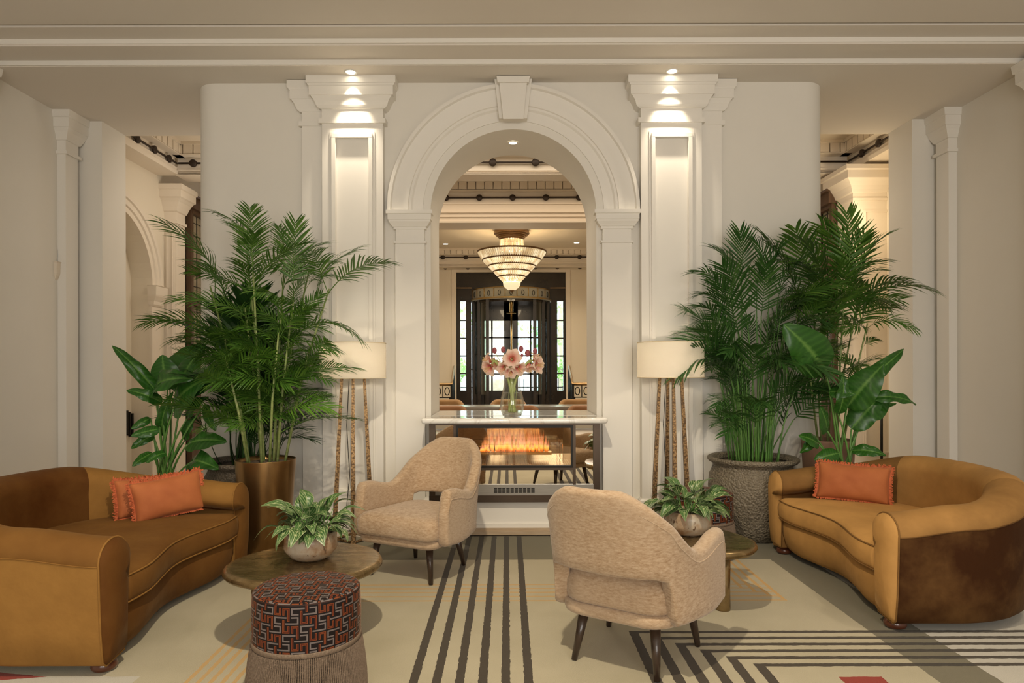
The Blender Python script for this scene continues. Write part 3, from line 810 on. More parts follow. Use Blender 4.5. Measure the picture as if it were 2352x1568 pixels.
# lobby stair rails either side of the door
for s, pa in ((-1, (1035, 1043)), (1, (1318, 1307))):
    Yr = 13.0; t = empty('stair_rail', (P(pa[0], 846, Yr).x, Yr, 0), 0, ('left' if s < 0 else 'right') + ' stair handrail with black geometric balusters in the lobby', 'handrail')
    o = Vector(t.location); x1 = P(pa[0] + (2 if s < 0 else -2), 846, Yr).x; x2 = P(pa[1], 846, 14.2).x; z1 = 1.045; z2 = P(0, 845, 14.0).z
    xo = x1 + s * .9
    MB().tube([Vector((xo, Yr, z1)) - o, Vector((x1, Yr, z1)) - o, Vector((x2, 14.2, z2)) - o], .03, 8).build('top_rail', mat('rail_brass', (.45, .30, .15), .35, .8), t, True)
    b = MB()
    b.box(*sorted((xo - o.x, x1 - o.x)), -.02, .02, .78, .80)
    for k in range(5):
        x = x1 + s * .17 * k - o.x
        b.box(x - .045, x + .045, -.012, .012, .0, .78) if k % 2 == 0 else None
        b.box(x - .008, x + .008, -.012, .012, .78, 1.03)
        b.tube([(x + s * .085 + .045 * math.cos(a), 0, .91 + .075 * math.sin(a)) for a in [2 * PI * i / 16 for i in range(16)]], .010, 5, True)
    for k in range(5):
        f_ = k / 4; x = lerp(x1, x2, f_) - o.x; y = lerp(0, 1.2, f_); z = lerp(z1, z2, f_)
        b.box(x - .02, x + .02, y - .03, y + .03, 0, z)
    b.build('balusters', M['black_metal'], t)
# outdoors beyond the glass
MB().box(-14, 14, 19, 60, .30, .48).build('ground_outside', mat('pale_paving', (.75, .75, .72), .8), kind='structure')
MB().box(-16, 16, 42, 43, .3, 9).build('wall_outside', mat('pale_facade', (.62, .70, .74), .8, var=(.8, .8, .76), vs=.6), kind='structure')
M['leaf_out'] = mat('sunlit_leaf', (.42, .62, .22), .6, var=(.26, .46, .13), vs=2)
M['bark'] = mat('pale_bark', (.55, .45, .33), .9, var=(.36, .29, .20), vs=5)
rnd = random.Random(3)
def leafcloud(name, c, rx, ry, rz_, n, size, parent=None, mt=None):
    m = MB()
    for i in range(n):
        while True:
            p = Vector((rnd.uniform(-1, 1), rnd.uniform(-1, 1), rnd.uniform(-1, 1)))
            if p.length < 1: break
        q = Vector((c[0] + p.x * rx, c[1] + p.y * ry, c[2] + p.z * rz_))
        a = Vector((rnd.uniform(-1, 1), rnd.uniform(-1, 1), rnd.uniform(-1, 1))).normalized() * size
        b = a.orthogonal().normalized() * size * .5
        k = len(m.v); m.v += [tuple(q - a), tuple(q + b), tuple(q + a), tuple(q - b)]; m.f.append((k, k + 1, k + 2, k + 3))
    return m.build(name, mt or M['leaf_out'], parent, recalc=False)
def tree(x, y, r, h, lab, cr=2.2):
    t = empty('street_tree', (x, y, .48), 0, lab, 'tree', 'street trees outside the door')
    MB().tube([(0, 0, 0), (.05, 0, h * .5), (-.05, 0, h), (.1, 0, h + 1.5)], [r * 1.1, r, r * .85, r * .4], 10).build('trunk', M['bark'], t, True)
    leafcloud('foliage', (0, 0, h + .4), cr, cr, 1.9, 650, .14, t)
tree(-.45, 23, .42, 4.2, 'thick pale trunk seen through the left door panes')
tree(2.2, 27, .16, 2.6, 'leafy street tree seen through the right door panes', 2.4)
tree(-3.0, 30, .16, 3.2, 'slim street tree seen through the left sidelight')
for x, lab in ((-2.35, 'green shrub outside the left sidelight window'), (2.6, 'green shrub outside the right sidelight window')):
    tag(leafcloud('shrub', (x, 24, 1.35), .9, .6, .8, 900, .11), lab, 'shrub', 'shrubs outside the door')
m = MB()
for i in range(60): m.box(-5 + i * .17 - .012, -5 + i * .17 + .012, 26, 26.03, .48, 1.4)
m.box(-5, 5.2, 26, 26.03, 1.3, 1.34); m.box(-5, 5.2, 26, 26.03, .6, .64)
tag(m.build('iron_fence', M['black_metal']), 'thin black iron railing across the street outside the door', 'fence')

# ------------------------------------------------------------------ chandelier
CX, CY = P(1176, 600, 12.6).x, 12.6
ch = empty('chandelier', (CX, CY, 3.945), 0, 'tiered glass rod chandelier, inverted cone with bronze canopy, in the lobby', 'chandelier')
def cz(py): return P(1176, py, CY).z - 3.945
pxm = CY / F
m = MB(); m.lathe([(38 * pxm, -.003), (40 * pxm, cz(531)), (41 * pxm, cz(537)), (37 * pxm, cz(538)), (37 * pxm, cz(541)), (33 * pxm, cz(541.5)), (33 * pxm, cz(544)), (30 * pxm, cz(544.5)), (30 * pxm, cz(547)), (27 * pxm, cz(548)), (27 * pxm, cz(551))], 48)
BZ = mat('chandelier_bronze', (.20, .12, .06), .4, .8)
m.build('canopy', BZ, ch, 'auto')
for k in range(6):
    a = k * PI / 3 + .3; r = 22 * pxm
    MB().tube([(r * math.cos(a), r * math.sin(a), cz(550)), (r * math.cos(a), r * math.sin(a), cz(577))], .012, 6).build('rod', BZ, ch)
crys = mat('crystal_beads', (.95, .85, .65), .1, emit=(1, .80, .5), es=.18)
m = MB()
for k in range(46):
    a = 2 * PI * k / 46; r = 26.5 * pxm
    for j in range(12):
        z = lerp(cz(551), cz(575), (j + .5) / 12); s = .012
        x, y = r * math.cos(a), r * math.sin(a)
        b = len(m.v); m.v += [(x - s, y, z), (x, y - s, z), (x + s, y, z), (x, y + s, z), (x, y, z + s * 1.3), (x, y, z - s * 1.3)]
        for q in ((0, 1, 4), (1, 2, 4), (2, 3, 4), (3, 0, 4), (1, 0, 5), (2, 1, 5), (3, 2, 5), (0, 3, 5)): m.f.append(tuple(b + i for i in q))
o = m.build('crystal_curtain', crys, ch); o['kind'] = 'stuff'
def rod_mat(i):
    m, nt, b = newmat('glass_rods'); v = coords(nt, (1, 1, .05), 'Object')
    n = noise(nt, v, 9, 2)
    b.inputs['Base Color'].default_value = (.85, .75, .55, 1)
    nt.links.new(ramp(nt, n, [(.35, (.75, .50, .24)), (.62, (1, .85, .55))]), b.inputs['Emission Color'])
    s = ramp(nt, n, [(.34, (.45, .45, .45)), (.7, (1, 1, 1))]); nt.links.new((E(nt, s) * (.78 + i * .07)).v, b.inputs['Emission Strength']); b.inputs['Roughness'].default_value = .2
    return m
tiers = [(578, 79, 597, 67), (597, 67, 610, 54), (610, 54, 622, 42), (622, 42, 635, 31), (635, 31, 648, 20)]
tiers = [(580, 78, 597, 66.5), (598, 66, 611, 54), (612, 53.5, 623.5, 42), (624.5, 41.5, 635, 31), (636, 30.5, 648, 19)]
for i, (p0, r0, p1, r1) in enumerate(tiers):
    n = int(86 - i * 11); m = MB()
    for k in range(n):
        a = 2 * PI * k / n; da = PI / n * .78
        rows = []
        for z, r in ((cz(p0), r0 * pxm), (cz(p1), r1 * pxm)):
            rows.append([((r + d) * math.cos(a + s * da), (r + d) * math.sin(a + s * da), z) for s, d in ((-1, -.004), (0, .012), (1, -.004))])
        m.quadgrid(rows)
    t = m.build('rod_tier', rod_mat(i), ch)
    rg = MB(); rg.lathe([(r0 * pxm - .02, cz(p0) + .018), (r0 * pxm + .016, cz(p0) + .022), (r0 * pxm + .018, cz(p0) - .006), (r0 * pxm - .02, cz(p0) - .006)], 64, cap0=False, cap1=False)
    rg.build('ring', BZ, t, True)
MB().lathe([(20 * pxm, cz(649)), (19.3 * pxm, cz(655)), (16 * pxm, cz(660)), (11 * pxm, cz(664)), (6 * pxm, cz(666.5))], 40).build('glass_bowl', mat('bowl_glow', (.95, .85, .6), .3, emit=(1, .80, .48), es=.75), ch, True)
MB().lathe([(6 * pxm, cz(666)), (7 * pxm, cz(667.5)), (3 * pxm, cz(669)), (2.4 * pxm, cz(671)), (.5 * pxm, cz(672))], 20).build('finial', BZ, ch, True)
light('chandelier_glow', 'POINT', (CX, CY, 3.0), 60, (1, .80, .52), size=.3)
light('chandelier_glow', 'POINT', (CX, CY, 3.62), 10, (1, .80, .52), size=.12)
for px, py, lab in ((1024, 559.5, 'small lobby downlight at the left behind the arch'), (1325, 557.5, 'small lobby downlight at the right behind the arch')):
    yq = 2.595 * F / (846 - py); p = P(px, py, yq); downlight(p.x, yq, 3.945, .07, lab)

# ------------------------------------------------------------------ lobby lounge chairs and the long table
cfab = mat('tan_velvet', (.40, .23, .095), .85, sheen=.4, var=(.32, .17, .06), vs=5)
cfab2 = mat('cognac_leather', (.36, .165, .06), .5, var=(.30, .13, .045), vs=5)
def tub_chair(x, y, rz, w, mt, label, group):
    t = empty('lounge_chair', (x, y, 0), rz, label, 'chair', group)
    rows_o = []
    N = 24; hw = w / 2
    m = MB(); secs = []
    for i in range(N + 1):
        th = lerp(-PI / 2, PI / 2, i / N); s = abs(th) / (PI / 2)
        px_, py_ = hw * math.copysign(abs(math.sin(th)) ** .7, th), .30 * abs(math.cos(th)) ** .7
        n = Vector((math.sin(th), math.cos(th), 0)).normalized()
        zt = sinterp([(0, .80), (.35, .80), (.95, .62), (1, .52)], s)
        sec = []
        for d, z in ((0, .22), (.02, .4), (.045, zt - .05), (.03, zt - .01), (-.01, zt), (-.05, zt - .015), (-.065, zt - .05), (-.07, .4), (-.07, .22)):
            sec.append((px_ + n.x * d, py_ + n.y * d, z))
        secs.append(sec)
    b = m.quadgrid(secs, True); m.cap(b, 9); m.cap(b + 9 * N, 9, True)
    m.build('backrest', mt, t, True)
    rbox('seat', -hw + .07, hw - .07, -.34, .26, .26, .43, .05, mt, t)
    for sx in (-1, 1):
        for sy in (-1, 1):
            MB().tube([(sx * (hw - .1), sy * .2, .26), (sx * (hw - .06), sy * .24, 0)], [.022, .012], 8).build('leg', M['legwood'], t, True)
    return t
def rx(px, Y): return (px - 1166) * Y / F
for px, lab in ((1026, 'cognac lounge chair at the left, behind the mantel'), (1191.5, 'cognac lounge chair behind the vase on the mantel'), (1349, 'cognac lounge chair at the right, behind the mantel')):
    tub_chair(rx(px, 10), 9.75, 0, .66, cfab2, lab, 'lounge chairs on the near side of the lobby table')
for px, lab in ((1022, 'tan velvet lounge chair at the left, beyond the long table'), (1167.5, 'tan velvet lounge chair beyond the long table, behind the flower stems'), (1326, 'tan velvet lounge chair at the right, beyond the long table')):
    tub_chair(rx(px, 11.8), 11.7, 0, .68, cfab, lab, 'lounge chairs on the far side of the lobby table')
t = empty('long_table', (.05, 10.8, 0), 0, 'long grey stone topped table between the lobby lounge chairs', 'table')
rbox('tabletop', -1.9, 1.9, -.35, .28, .70, .755, .01, mat('grey_stone_top', (.36, .33, .28), .25, var=(.28, .26, .22), vs=4), t)
for sx in (-1.5, 1.5): MB().box(sx - .06, sx + .06, -.2, .2, 0, .70).build('leg', M['black_metal'], t)
# ------------------------------------------------------------------ velvet whose pile leans: each panel's nap sheen is painted into its base colour
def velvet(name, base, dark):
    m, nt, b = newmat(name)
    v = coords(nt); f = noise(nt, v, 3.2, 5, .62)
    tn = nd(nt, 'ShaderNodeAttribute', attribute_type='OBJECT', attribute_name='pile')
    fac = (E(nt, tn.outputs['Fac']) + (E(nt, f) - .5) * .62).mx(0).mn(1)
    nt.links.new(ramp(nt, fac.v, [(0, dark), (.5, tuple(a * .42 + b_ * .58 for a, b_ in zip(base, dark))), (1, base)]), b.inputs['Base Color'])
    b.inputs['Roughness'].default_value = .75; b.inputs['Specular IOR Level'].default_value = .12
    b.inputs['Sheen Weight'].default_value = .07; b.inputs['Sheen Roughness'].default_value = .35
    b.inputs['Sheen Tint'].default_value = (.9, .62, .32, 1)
    geo = nd(nt, 'ShaderNodeNewGeometry')
    k = nd(nt, 'ShaderNodeAttribute', attribute_type='OBJECT', attribute_name='nap_k')
    h = nd(nt, 'ShaderNodeAttribute', attribute_type='OBJECT', attribute_name='nap_h')
    dt = nd(nt, 'ShaderNodeVectorMath', operation='DOT_PRODUCT'); nt.links.new(geo.outputs['Normal'], dt.inputs[0]); nt.links.new(k.outputs['Vector'], dt.inputs[1])
    cb = nd(nt, 'ShaderNodeCombineXYZ')
    f2 = noise(nt, v, 5, 3); nt.links.new((E(nt, dt.outputs['Value']) * ((E(nt, f2) * 1.1) + .5)).v, cb.inputs[2])
    a1 = nd(nt, 'ShaderNodeVectorMath', operation='ADD'); a2 = nd(nt, 'ShaderNodeVectorMath', operation='ADD'); nn = nd(nt, 'ShaderNodeVectorMath', operation='NORMALIZE')
    bp = nd(nt, 'ShaderNodeBump'); nt.links.new(noise(nt, v, 9, 4), bp.inputs['Height']); bp.inputs['Strength'].default_value = .25; bp.inputs['Distance'].default_value = .02
    nt.links.new(bp.outputs[0], a1.inputs[0]); nt.links.new(cb.outputs[0], a1.inputs[1])
    nt.links.new(a1.outputs[0], a2.inputs[0]); nt.links.new(h.outputs['Vector'], a2.inputs[1])
    nt.links.new(a2.outputs[0], nn.inputs[0]); nt.links.new(nn.outputs[0], b.inputs['Normal'])
    return m
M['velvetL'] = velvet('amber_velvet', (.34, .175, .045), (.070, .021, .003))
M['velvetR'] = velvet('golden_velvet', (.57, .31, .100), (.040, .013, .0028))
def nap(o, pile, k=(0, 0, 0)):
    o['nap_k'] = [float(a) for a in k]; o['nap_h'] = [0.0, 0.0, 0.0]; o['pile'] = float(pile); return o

def super_path(W, Dp, px_, py_, n):
    """C-shaped plan path: front is x=0, back x=-Dp, arms at y=-W and y=+W"""
    out = []
    for i in range(n + 1):
        u = -1 + 2 * i / n
        th = math.copysign(1 - (1 - abs(u)) ** 1.0, u) * PI / 2
        c, s = abs(math.cos(th)) ** px_, math.copysign(abs(math.sin(th)) ** py_, th)
        out.append(Vector((-Dp * c, W * s, 0)))
    return out
def resample(pts, n):
    L = [0]
    for a, b in zip(pts, pts[1:]): L.append(L[-1] + (b - a).length)
    out = []; j = 0
    for i in range(n + 1):
        d = L[-1] * i / n
        while j < len(L) - 2 and L[j + 1] < d: j += 1
        t = (d - L[j]) / max(1e-9, L[j + 1] - L[j]); out.append(pts[j].lerp(pts[j + 1], t))
    return out
def normals(pts, flip=1):
    out = []
    for i in range(len(pts)):
        t = (pts[min(i + 1, len(pts) - 1)] - pts[max(i - 1, 0)]).normalized()
        out.append(Vector((t.y, -t.x, 0)) * flip)
    return out

def catmull(ctl, k=12):
    sm = []
    for i in range(len(ctl) - 1):
        p0, p1, p2, p3 = ctl[max(i - 1, 0)], ctl[i], ctl[i + 1], ctl[min(i + 2, len(ctl) - 1)]
        for j in range(k):
            u = j / k; sm.append(.5 * ((2 * p1) + (p2 - p0) * u + (2 * p0 - 5 * p1 + 4 * p2 - p3) * u * u + (3 * p1 - p0 - 3 * p2 + p3) * u ** 3))
    sm.append(ctl[-1]); return sm
def make_sofa(name, loc, sx, mt, label, pile, deep=1.0):
    """sx=+1: the front faces +x.  pile: how light each panel's pile lies (0 dark .. 1 light)"""
    t = empty(name, loc, 0, label, 'sofa')
    W, th = .71, .185
    half = [(0, -W), (-.20, -W), (-.42, -W + .005), (-.62, -.64), (-.78, -.50), (-.87, -.30), (-.90, -.10)]
    ctl = [Vector((x * deep, y, 0)) for x, y in half] + [Vector((x * deep, -y, 0)) for x, y in half[::-1]]
    path = resample(catmull(ctl), 84); N = 84
    nrm = normals(path, -1)                       # outward
    if nrm[0].y > 0: nrm = [-q for q in nrm]
    def S(v): return Vector((v[0] * sx, v[1], v[2]))
    def topz(i):
        s = abs(i / N * 2 - 1)
        return sinterp([(0, .755), (.25, .752), (.72, .638), (1, .598)], s)
    outer, inner = [], []
    for i in range(N + 1):
        p, n = path[i], nrm[i]; zt = topz(i); s = abs(i / N * 2 - 1); ha = th / 2
        o = []
        for d, z in ((ha - .035, .045), (ha - .012, .065), (ha + .004, .20), (ha + .012, .35), (ha + .018, zt - .105)): o.append(S(p + n * d + Vector((0, 0, z))))
        outer.append(o); q = [o[-1]]; rr = .095
        for a in range(0, 11):
            an = PI * a / 10; q.append(S(p + n * ((ha + .02) * math.cos(an)) + Vector((0, 0, zt - rr + rr * math.sin(an)))))
        lean = .045 * (1 - s)
        for d, z in ((-ha - .012, zt - .16), (-ha - .006 - lean * .5, .48), (-ha - lean, .36), (-ha + .01, .06)): q.append(S(p + n * d + Vector((0, 0, z))))
        inner.append(q)
    fl = sx < 0
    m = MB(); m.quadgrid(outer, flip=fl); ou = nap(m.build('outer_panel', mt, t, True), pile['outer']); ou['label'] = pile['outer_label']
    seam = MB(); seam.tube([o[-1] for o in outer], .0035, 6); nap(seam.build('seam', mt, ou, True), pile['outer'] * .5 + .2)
    i0, i1 = 27, N - 27
    for nm, a, b_, key in (('arm', 0, i0, 'near_arm'), ('backrest', i0, i1, 'back'), ('arm', i1, N, 'far_arm')):
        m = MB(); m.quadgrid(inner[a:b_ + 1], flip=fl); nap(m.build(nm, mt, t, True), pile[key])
    for idx, key in ((0, 'near_front'), (N, 'far_front')):
        ring = outer[idx][:-1] + inner[idx]
        c = sum(ring, Vector()) / len(ring); rows = [ring]; dirx = Vector((sx, 0, 0))
        for f_, d in ((.92, .022), (.6, .040), (.25, .046)): rows.append([c + (q - c) * f_ + dirx * d for q in ring])
        m = MB(); b = m.quadgrid(rows, True); m.cap(b + len(ring) * (len(rows) - 1), len(ring))
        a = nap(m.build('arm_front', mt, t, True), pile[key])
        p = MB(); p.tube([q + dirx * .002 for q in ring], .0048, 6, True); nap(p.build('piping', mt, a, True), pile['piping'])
    def front(v): return -.010 - .070 * math.exp(-(v / .29) ** 2) + .016 * math.exp(-((abs(v) - .47) / .15) ** 2)
    Wi = W - th / 2 + .01
    def slab(name, zs_, frontoff):
        nf = 40; fpts = [Vector((front(lerp(-Wi, Wi, i / nf)) + frontoff, lerp(-Wi, Wi, i / nf), 0)) for i in range(nf + 1)]
        ip = [path[i] - nrm[i] * (th / 2) for i in range(N + 1)]
        bpts = [q for q in ip if q.x < -.06][::-1]
        out = fpts + bpts; rows = []
        for z, ins in zs_:
            rows.append([S(Vector((q.x - ins, q.y * (1 - ins * .15), z))) if k <= nf else S(Vector((q.x, q.y, z))) for k, q in enumerate(out)])
        m = MB(); m.quadgrid(rows, True); last = rows[-1]; cc = sum(last, Vector()) / len(last)
        r2 = [[cc + (q - cc) * f_ + Vector((0, 0, dz)) for q in last] for f_, dz in ((.92, .008), (.75, .014), (.5, .016), (.25, .017))]
        b2 = m.quadgrid([last] + r2, True); m.cap(b2 + len(last) * 4, len(last))
        return m.build(name, mt, t, True), rows, nf
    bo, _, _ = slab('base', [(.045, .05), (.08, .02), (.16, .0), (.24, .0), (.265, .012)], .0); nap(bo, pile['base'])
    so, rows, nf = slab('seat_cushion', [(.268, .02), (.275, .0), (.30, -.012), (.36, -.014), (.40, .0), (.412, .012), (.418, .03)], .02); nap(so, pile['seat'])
    for zi in (1, 4):
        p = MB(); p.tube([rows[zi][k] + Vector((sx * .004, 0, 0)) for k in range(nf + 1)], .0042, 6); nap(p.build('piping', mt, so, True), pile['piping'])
    for fx, fy in ((-.045, -W + .01), (-.045, W - .01), (-.22, 0), (-.80, -.4), (-.80, .4)):
        m = MB(); m.lathe([(.034, 0), (.050, .008), (.056, .022), (.050, .038), (.040, .052)], 24, tuple(S(Vector((fx, fy, 0)))))
        m.build('foot', M['footwood'], t, True)
    return t
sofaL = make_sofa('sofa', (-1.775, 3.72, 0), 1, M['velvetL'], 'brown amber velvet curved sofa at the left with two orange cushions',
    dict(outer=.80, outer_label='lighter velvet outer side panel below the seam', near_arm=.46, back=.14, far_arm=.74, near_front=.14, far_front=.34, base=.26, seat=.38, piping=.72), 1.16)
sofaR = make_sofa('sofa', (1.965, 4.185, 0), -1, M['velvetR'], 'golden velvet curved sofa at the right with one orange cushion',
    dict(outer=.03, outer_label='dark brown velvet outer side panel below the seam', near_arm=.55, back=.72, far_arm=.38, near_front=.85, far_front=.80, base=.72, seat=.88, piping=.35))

# ------------------------------------------------------------------ cushions
def cushion_mat():
    m, nt, b = newmat('orange_velvet'); v = coords(nt, kind='Object'); f = noise(nt, v, 5, 4)
    nt.links.new(ramp(nt, f, [(.3, (.33, .085, .022)), (.7, (.46, .145, .042))]), b.inputs['Base Color'])
    b.inputs['Roughness'].default_value = .8; b.inputs['Sheen Weight'].default_value = .25; b.inputs['Sheen Tint'].default_value = (1, .5, .25, 1)
    bump(nt, b, noise(nt, v, 14, 4), .3, .01); return m
M['orange'] = cushion_mat()
M['fringe_o'] = mat('orange_fringe', (.50, .12, .045), .9)
def cushion(c, ax, lean, w, h, label, seed, roll=0):
    """c: middle of the bottom edge, ax: horizontal angle of its width, lean: backwards"""
    rz = ax; t = empty('cushion', c, 0, label, 'cushion'); t.rotation_euler = Matrix.Rotation(rz, 3, 'Z').to_4x4().to_euler()
    mr = Matrix.Rotation(rz, 4, 'Z') @ Matrix.Rotation(lean, 4, 'X') @ Matrix.Rotation(roll, 4, 'Y'); t.rotation_euler = mr.to_euler()
    rn = random.Random(seed); n = 22; rows_f, rows_b = [], []
    def outl(u, v):   # pillow outline: edges curve inwards between the corners
        x = u * w / 2 * (1 - .05 * (1 - v * v)); z = v * h / 2 * (1 - .07 * (1 - u * u)); return x, z
    for i in range(n + 1):
        a, b2 = [], []
        for j in range(n + 1):
            u, v = -1 + 2 * i / n, -1 + 2 * j / n; x, z = outl(u, v)
            d = .062 * (max(0, (1 - abs(u) ** 2.6) * (1 - abs(v) ** 2.6))) ** .55
            d *= 1 + .05 * math.sin(u * 9 + v * 5)
            a.append((x, -d, z + h / 2)); b2.append((x, d, z + h / 2))
        rows_f.append(a); rows_b.append(b2)
    m = MB(); m.quadgrid(rows_f); m.quadgrid(rows_b, flip=True); m.build('cover', M['orange'], t, True)
    f = MB()
    for e in range(4):
        for k in range(110):
            u = -1 + 2 * (k + rn.random()) / 110
            uu, vv = {0: (u, 1), 1: (u, -1), 2: (-1, u), 3: (1, u)}[e]; x, z = outl(uu, vv); z += h / 2
            ox, oz = {0: (0, 1), 1: (0, -1), 2: (-1, 0), 3: (1, 0)}[e]
            if e == 1: L = .010
            else: L = rn.uniform(.014, .024)
            tx = rn.uniform(-.6, .6); a = Vector((x, 0, z)); d = Vector((ox + (tx if ox == 0 else 0), rn.uniform(-.7, .7), oz + (tx if oz == 0 else 0))).normalized()
            b_ = a + d * L * .6; c_ = b_ + (d + Vector((rn.uniform(-.8, .8), rn.uniform(-.8, .8), rn.uniform(-.8, .4)))).normalized() * L * .6
            wv = Vector((oz, 0, -ox)) * .0030
            k0 = len(f.v); f.v += [tuple(a - wv), tuple(a + wv), tuple(b_ + wv), tuple(b_ - wv), tuple(c_ + wv * .8), tuple(c_ - wv * .8)]
            f.f += [(k0, k0 + 1, k0 + 2, k0 + 3), (k0 + 3, k0 + 2, k0 + 4, k0 + 5)]
    o = f.build('fringe', M['fringe_o'], t, recalc=False); o['kind'] = 'stuff'
    return t
cushion((-2.10, 4.20, .432), R(44), R(-14), .42, .25, 'orange velvet fringed cushion in front of its pair on the left sofa', 1, R(-6))
cushion((-2.25, 4.235, .432), R(50), R(-17), .40, .24, 'orange velvet fringed cushion mostly hidden behind the other on the left sofa', 2, R(1))
cushion((2.36, 4.60, .435), R(-30), R(-18), .455, .255, 'rust orange velvet fringed cushion alone on the golden sofa', 3, R(2))

# ------------------------------------------------------------------ armchairs
def chenille():
    m, nt, b = newmat('oatmeal_chenille'); v = coords(nt, (1, 1, 3.2)); f = noise(nt, v, 38, 7, .8)
    f2 = noise(nt, coords(nt), 2.4, 3)
    c1 = ramp(nt, f, [(.36, (.31, .195, .105)), (.50, (.435, .305, .190)), (.64, (.53, .40, .275))])
    c = mixc(nt, ((E(nt, f2) - .42) * 2.2).mx(0).mn(.5), c1, (.465, .345, .235))
    nt.links.new(c, b.inputs['Base Color']); b.inputs['Roughness'].default_value = .9; b.inputs['Sheen Weight'].default_value = .3; b.inputs['Specular IOR Level'].default_value = .15
    bump(nt, b, noise(nt, coords(nt, (1, 1, 2)), 260, 2), .35, .003); return m
M['chairfab'] = chenille()
def make_armchair(loc, rz, label):
    t = empty('armchair', loc, rz, label, 'armchair', 'oatmeal armchairs')
    ctl = [(-.330, -.235), (-.328, -.12), (-.320, 0), (-.302, .10), (-.276, .19), (-.232, .262), (-.15, .303), (0, .315)]
    pts = [Vector((x, y, 0)) for x, y in ctl] + [Vector((-x, y, 0)) for x, y in ctl[::-1][1:]]
    # catmull smooth
    sm = []
    for i in range(len(pts) - 1):
        p0, p1, p2, p3 = pts[max(i - 1, 0)], pts[i], pts[i + 1], pts[min(i + 2, len(pts) - 1)]
        for k in range(12):
            u = k / 12; sm.append(.5 * ((2 * p1) + (p2 - p0) * u + (2 * p0 - 5 * p1 + 4 * p2 - p3) * u * u + (3 * p1 - p0 - 3 * p2 + p3) * u ** 3))
    sm.append(pts[-1])
    path = resample(sm, 110); nr = normals(path, 1); N = 110
    if nr[N // 2].y < 0: nr = [-q for q in nr]
    secs = []
    for i in range(N + 1):
        s = abs(i / N * 2 - 1)
        zt = (.848 - .290 * sstep(.13, .60, s) + .04 * sstep(.60, .90, s)) if s < .955 else .598 - .10 * (1 - math.sqrt(max(0, 1 - ((s - .955) / .045) ** 2)))
        zb = sinterp([(0, .462), (.28, .462), (.34, .450), (.40, .25), (1, .235)], s) + .015 * sstep(.8, 1, s)
        q = abs(s)
        lean = sinterp([(0, .145), (.3, .12), (.6, .035), (1, .02)], s)
        hw = .036
        c, n = path[i], nr[i]; sec = []
        K = 10
        def at(d, z): 
            f_ = max(0, (z - .36)) / .48
            q_ = lean * f_ ** 1.1; return c + n * d + Vector((n.x * q_ * .25, n.y * q_, z))
        for d, z in ((hw * .3, zb), (hw * .85, zb + .006), (hw, zb + .02)): sec.append(at(d, z))
        for k in range(1, 7): sec.append(at(hw, lerp(zb + .02, zt - .03, k / 7)))
        for a in range(7):
            an = PI * a / 6; sec.append(at(hw * math.cos(an), zt - .03 + .03 * math.sin(an)))
        for k in range(1, 7): sec.append(at(-hw, lerp(zt - .03, zb + .02, k / 7)))
        for d, z in ((-hw, zb + .02), (-hw * .85, zb + .006), (-hw * .3, zb)): sec.append(at(d, z))
        secs.append(sec)
    m = MB(); nn_ = len(secs[0]); b = m.quadgrid(secs, True)
    for idx in (0, N):
        ring = secs[idx]; c = sum(ring, Vector()) / nn_; rows = [ring] + [[c + (q - c) * f_ + Vector((0, -d, 0)) for q in ring] for f_, d in ((.86, .014), (.5, .022))]
        b = m.quadgrid(rows, True); m.cap(b + 2 * nn_, nn_)
    o = m.build('shell', M['chairfab'], t, True)
    w = MB()
    for so in (0,):
        w.tube([(s[9] if False else s[8]) + Vector((0, 0, .012)) for s in secs], .0035, 5)
    w.build('welt', M['chairfab'], o, True)
    # seat cushion: D-shaped plan
    def dplan(w0, w1, y0, y1, r=.07, n=10):
        pts = []
        for (cx, cy, a0) in ((w0 - r, y0 + r, -90), (w1 - .12, y1 - .12, 0), (-w1 + .12, y1 - .12, 90), (-w0 + r, y0 + r, 180)):
            rr = r if cy < 0 else .12
            for k in range(n + 1):
                a = R(a0 + 90 * k / n); pts.append((cx + rr * math.cos(a), cy + rr * math.sin(a)))
        return pts
    def pad(name, w0, w1, y0, y1, levels):
        pl = dplan(w0, w1, y0, y1); m = MB(); rows = []
        for z, ins, dome in levels: rows.append([(x * (1 - ins / w0), (y - .02) * (1 - ins / .3) + .02, z + dome * 0) for x, y in pl])
        b = m.quadgrid(rows, True); m.cap(b, len(pl), True); m.cap(b + len(pl) * (len(rows) - 1), len(pl))
        return m.build(name, M['chairfab'], t, True)
    pad('seat_base', .298, .27, -.305, .275, [(.222, .06, 0), (.224, .03, 0), (.235, .005, 0), (.25, 0, 0), (.276, 0, 0), (.284, .008, 0)])
    pad('seat_cushion', .300, .26, -.325, .262, [(.285, .012, 0), (.290, 0, 0), (.31, -.006, 0), (.37, -.006, 0), (.395, .004, 0), (.412, .022, 0), (.422, .06, 0), (.430, .12, 0), (.433, .2, 0)])
    for (ax_, ay, fx, fy) in ((-.20, -.20, -.235, -.235), (.20, -.20, .235, -.235), (-.17, .17, -.20, .225), (.17, .17, .20, .225)):
        MB().tube([(ax_, ay, .235), (fx, fy, 0.002)], [.026, .0135], 16).build('leg', M['legwood'], t, True)
    return t
make_armchair((-.585, 4.50, 0), R(-27), 'oatmeal armchair facing the camera beside the fireplace')
make_armchair((.595, 3.185, 0), R(180 - 33), 'oatmeal armchair seen from behind in the foreground')

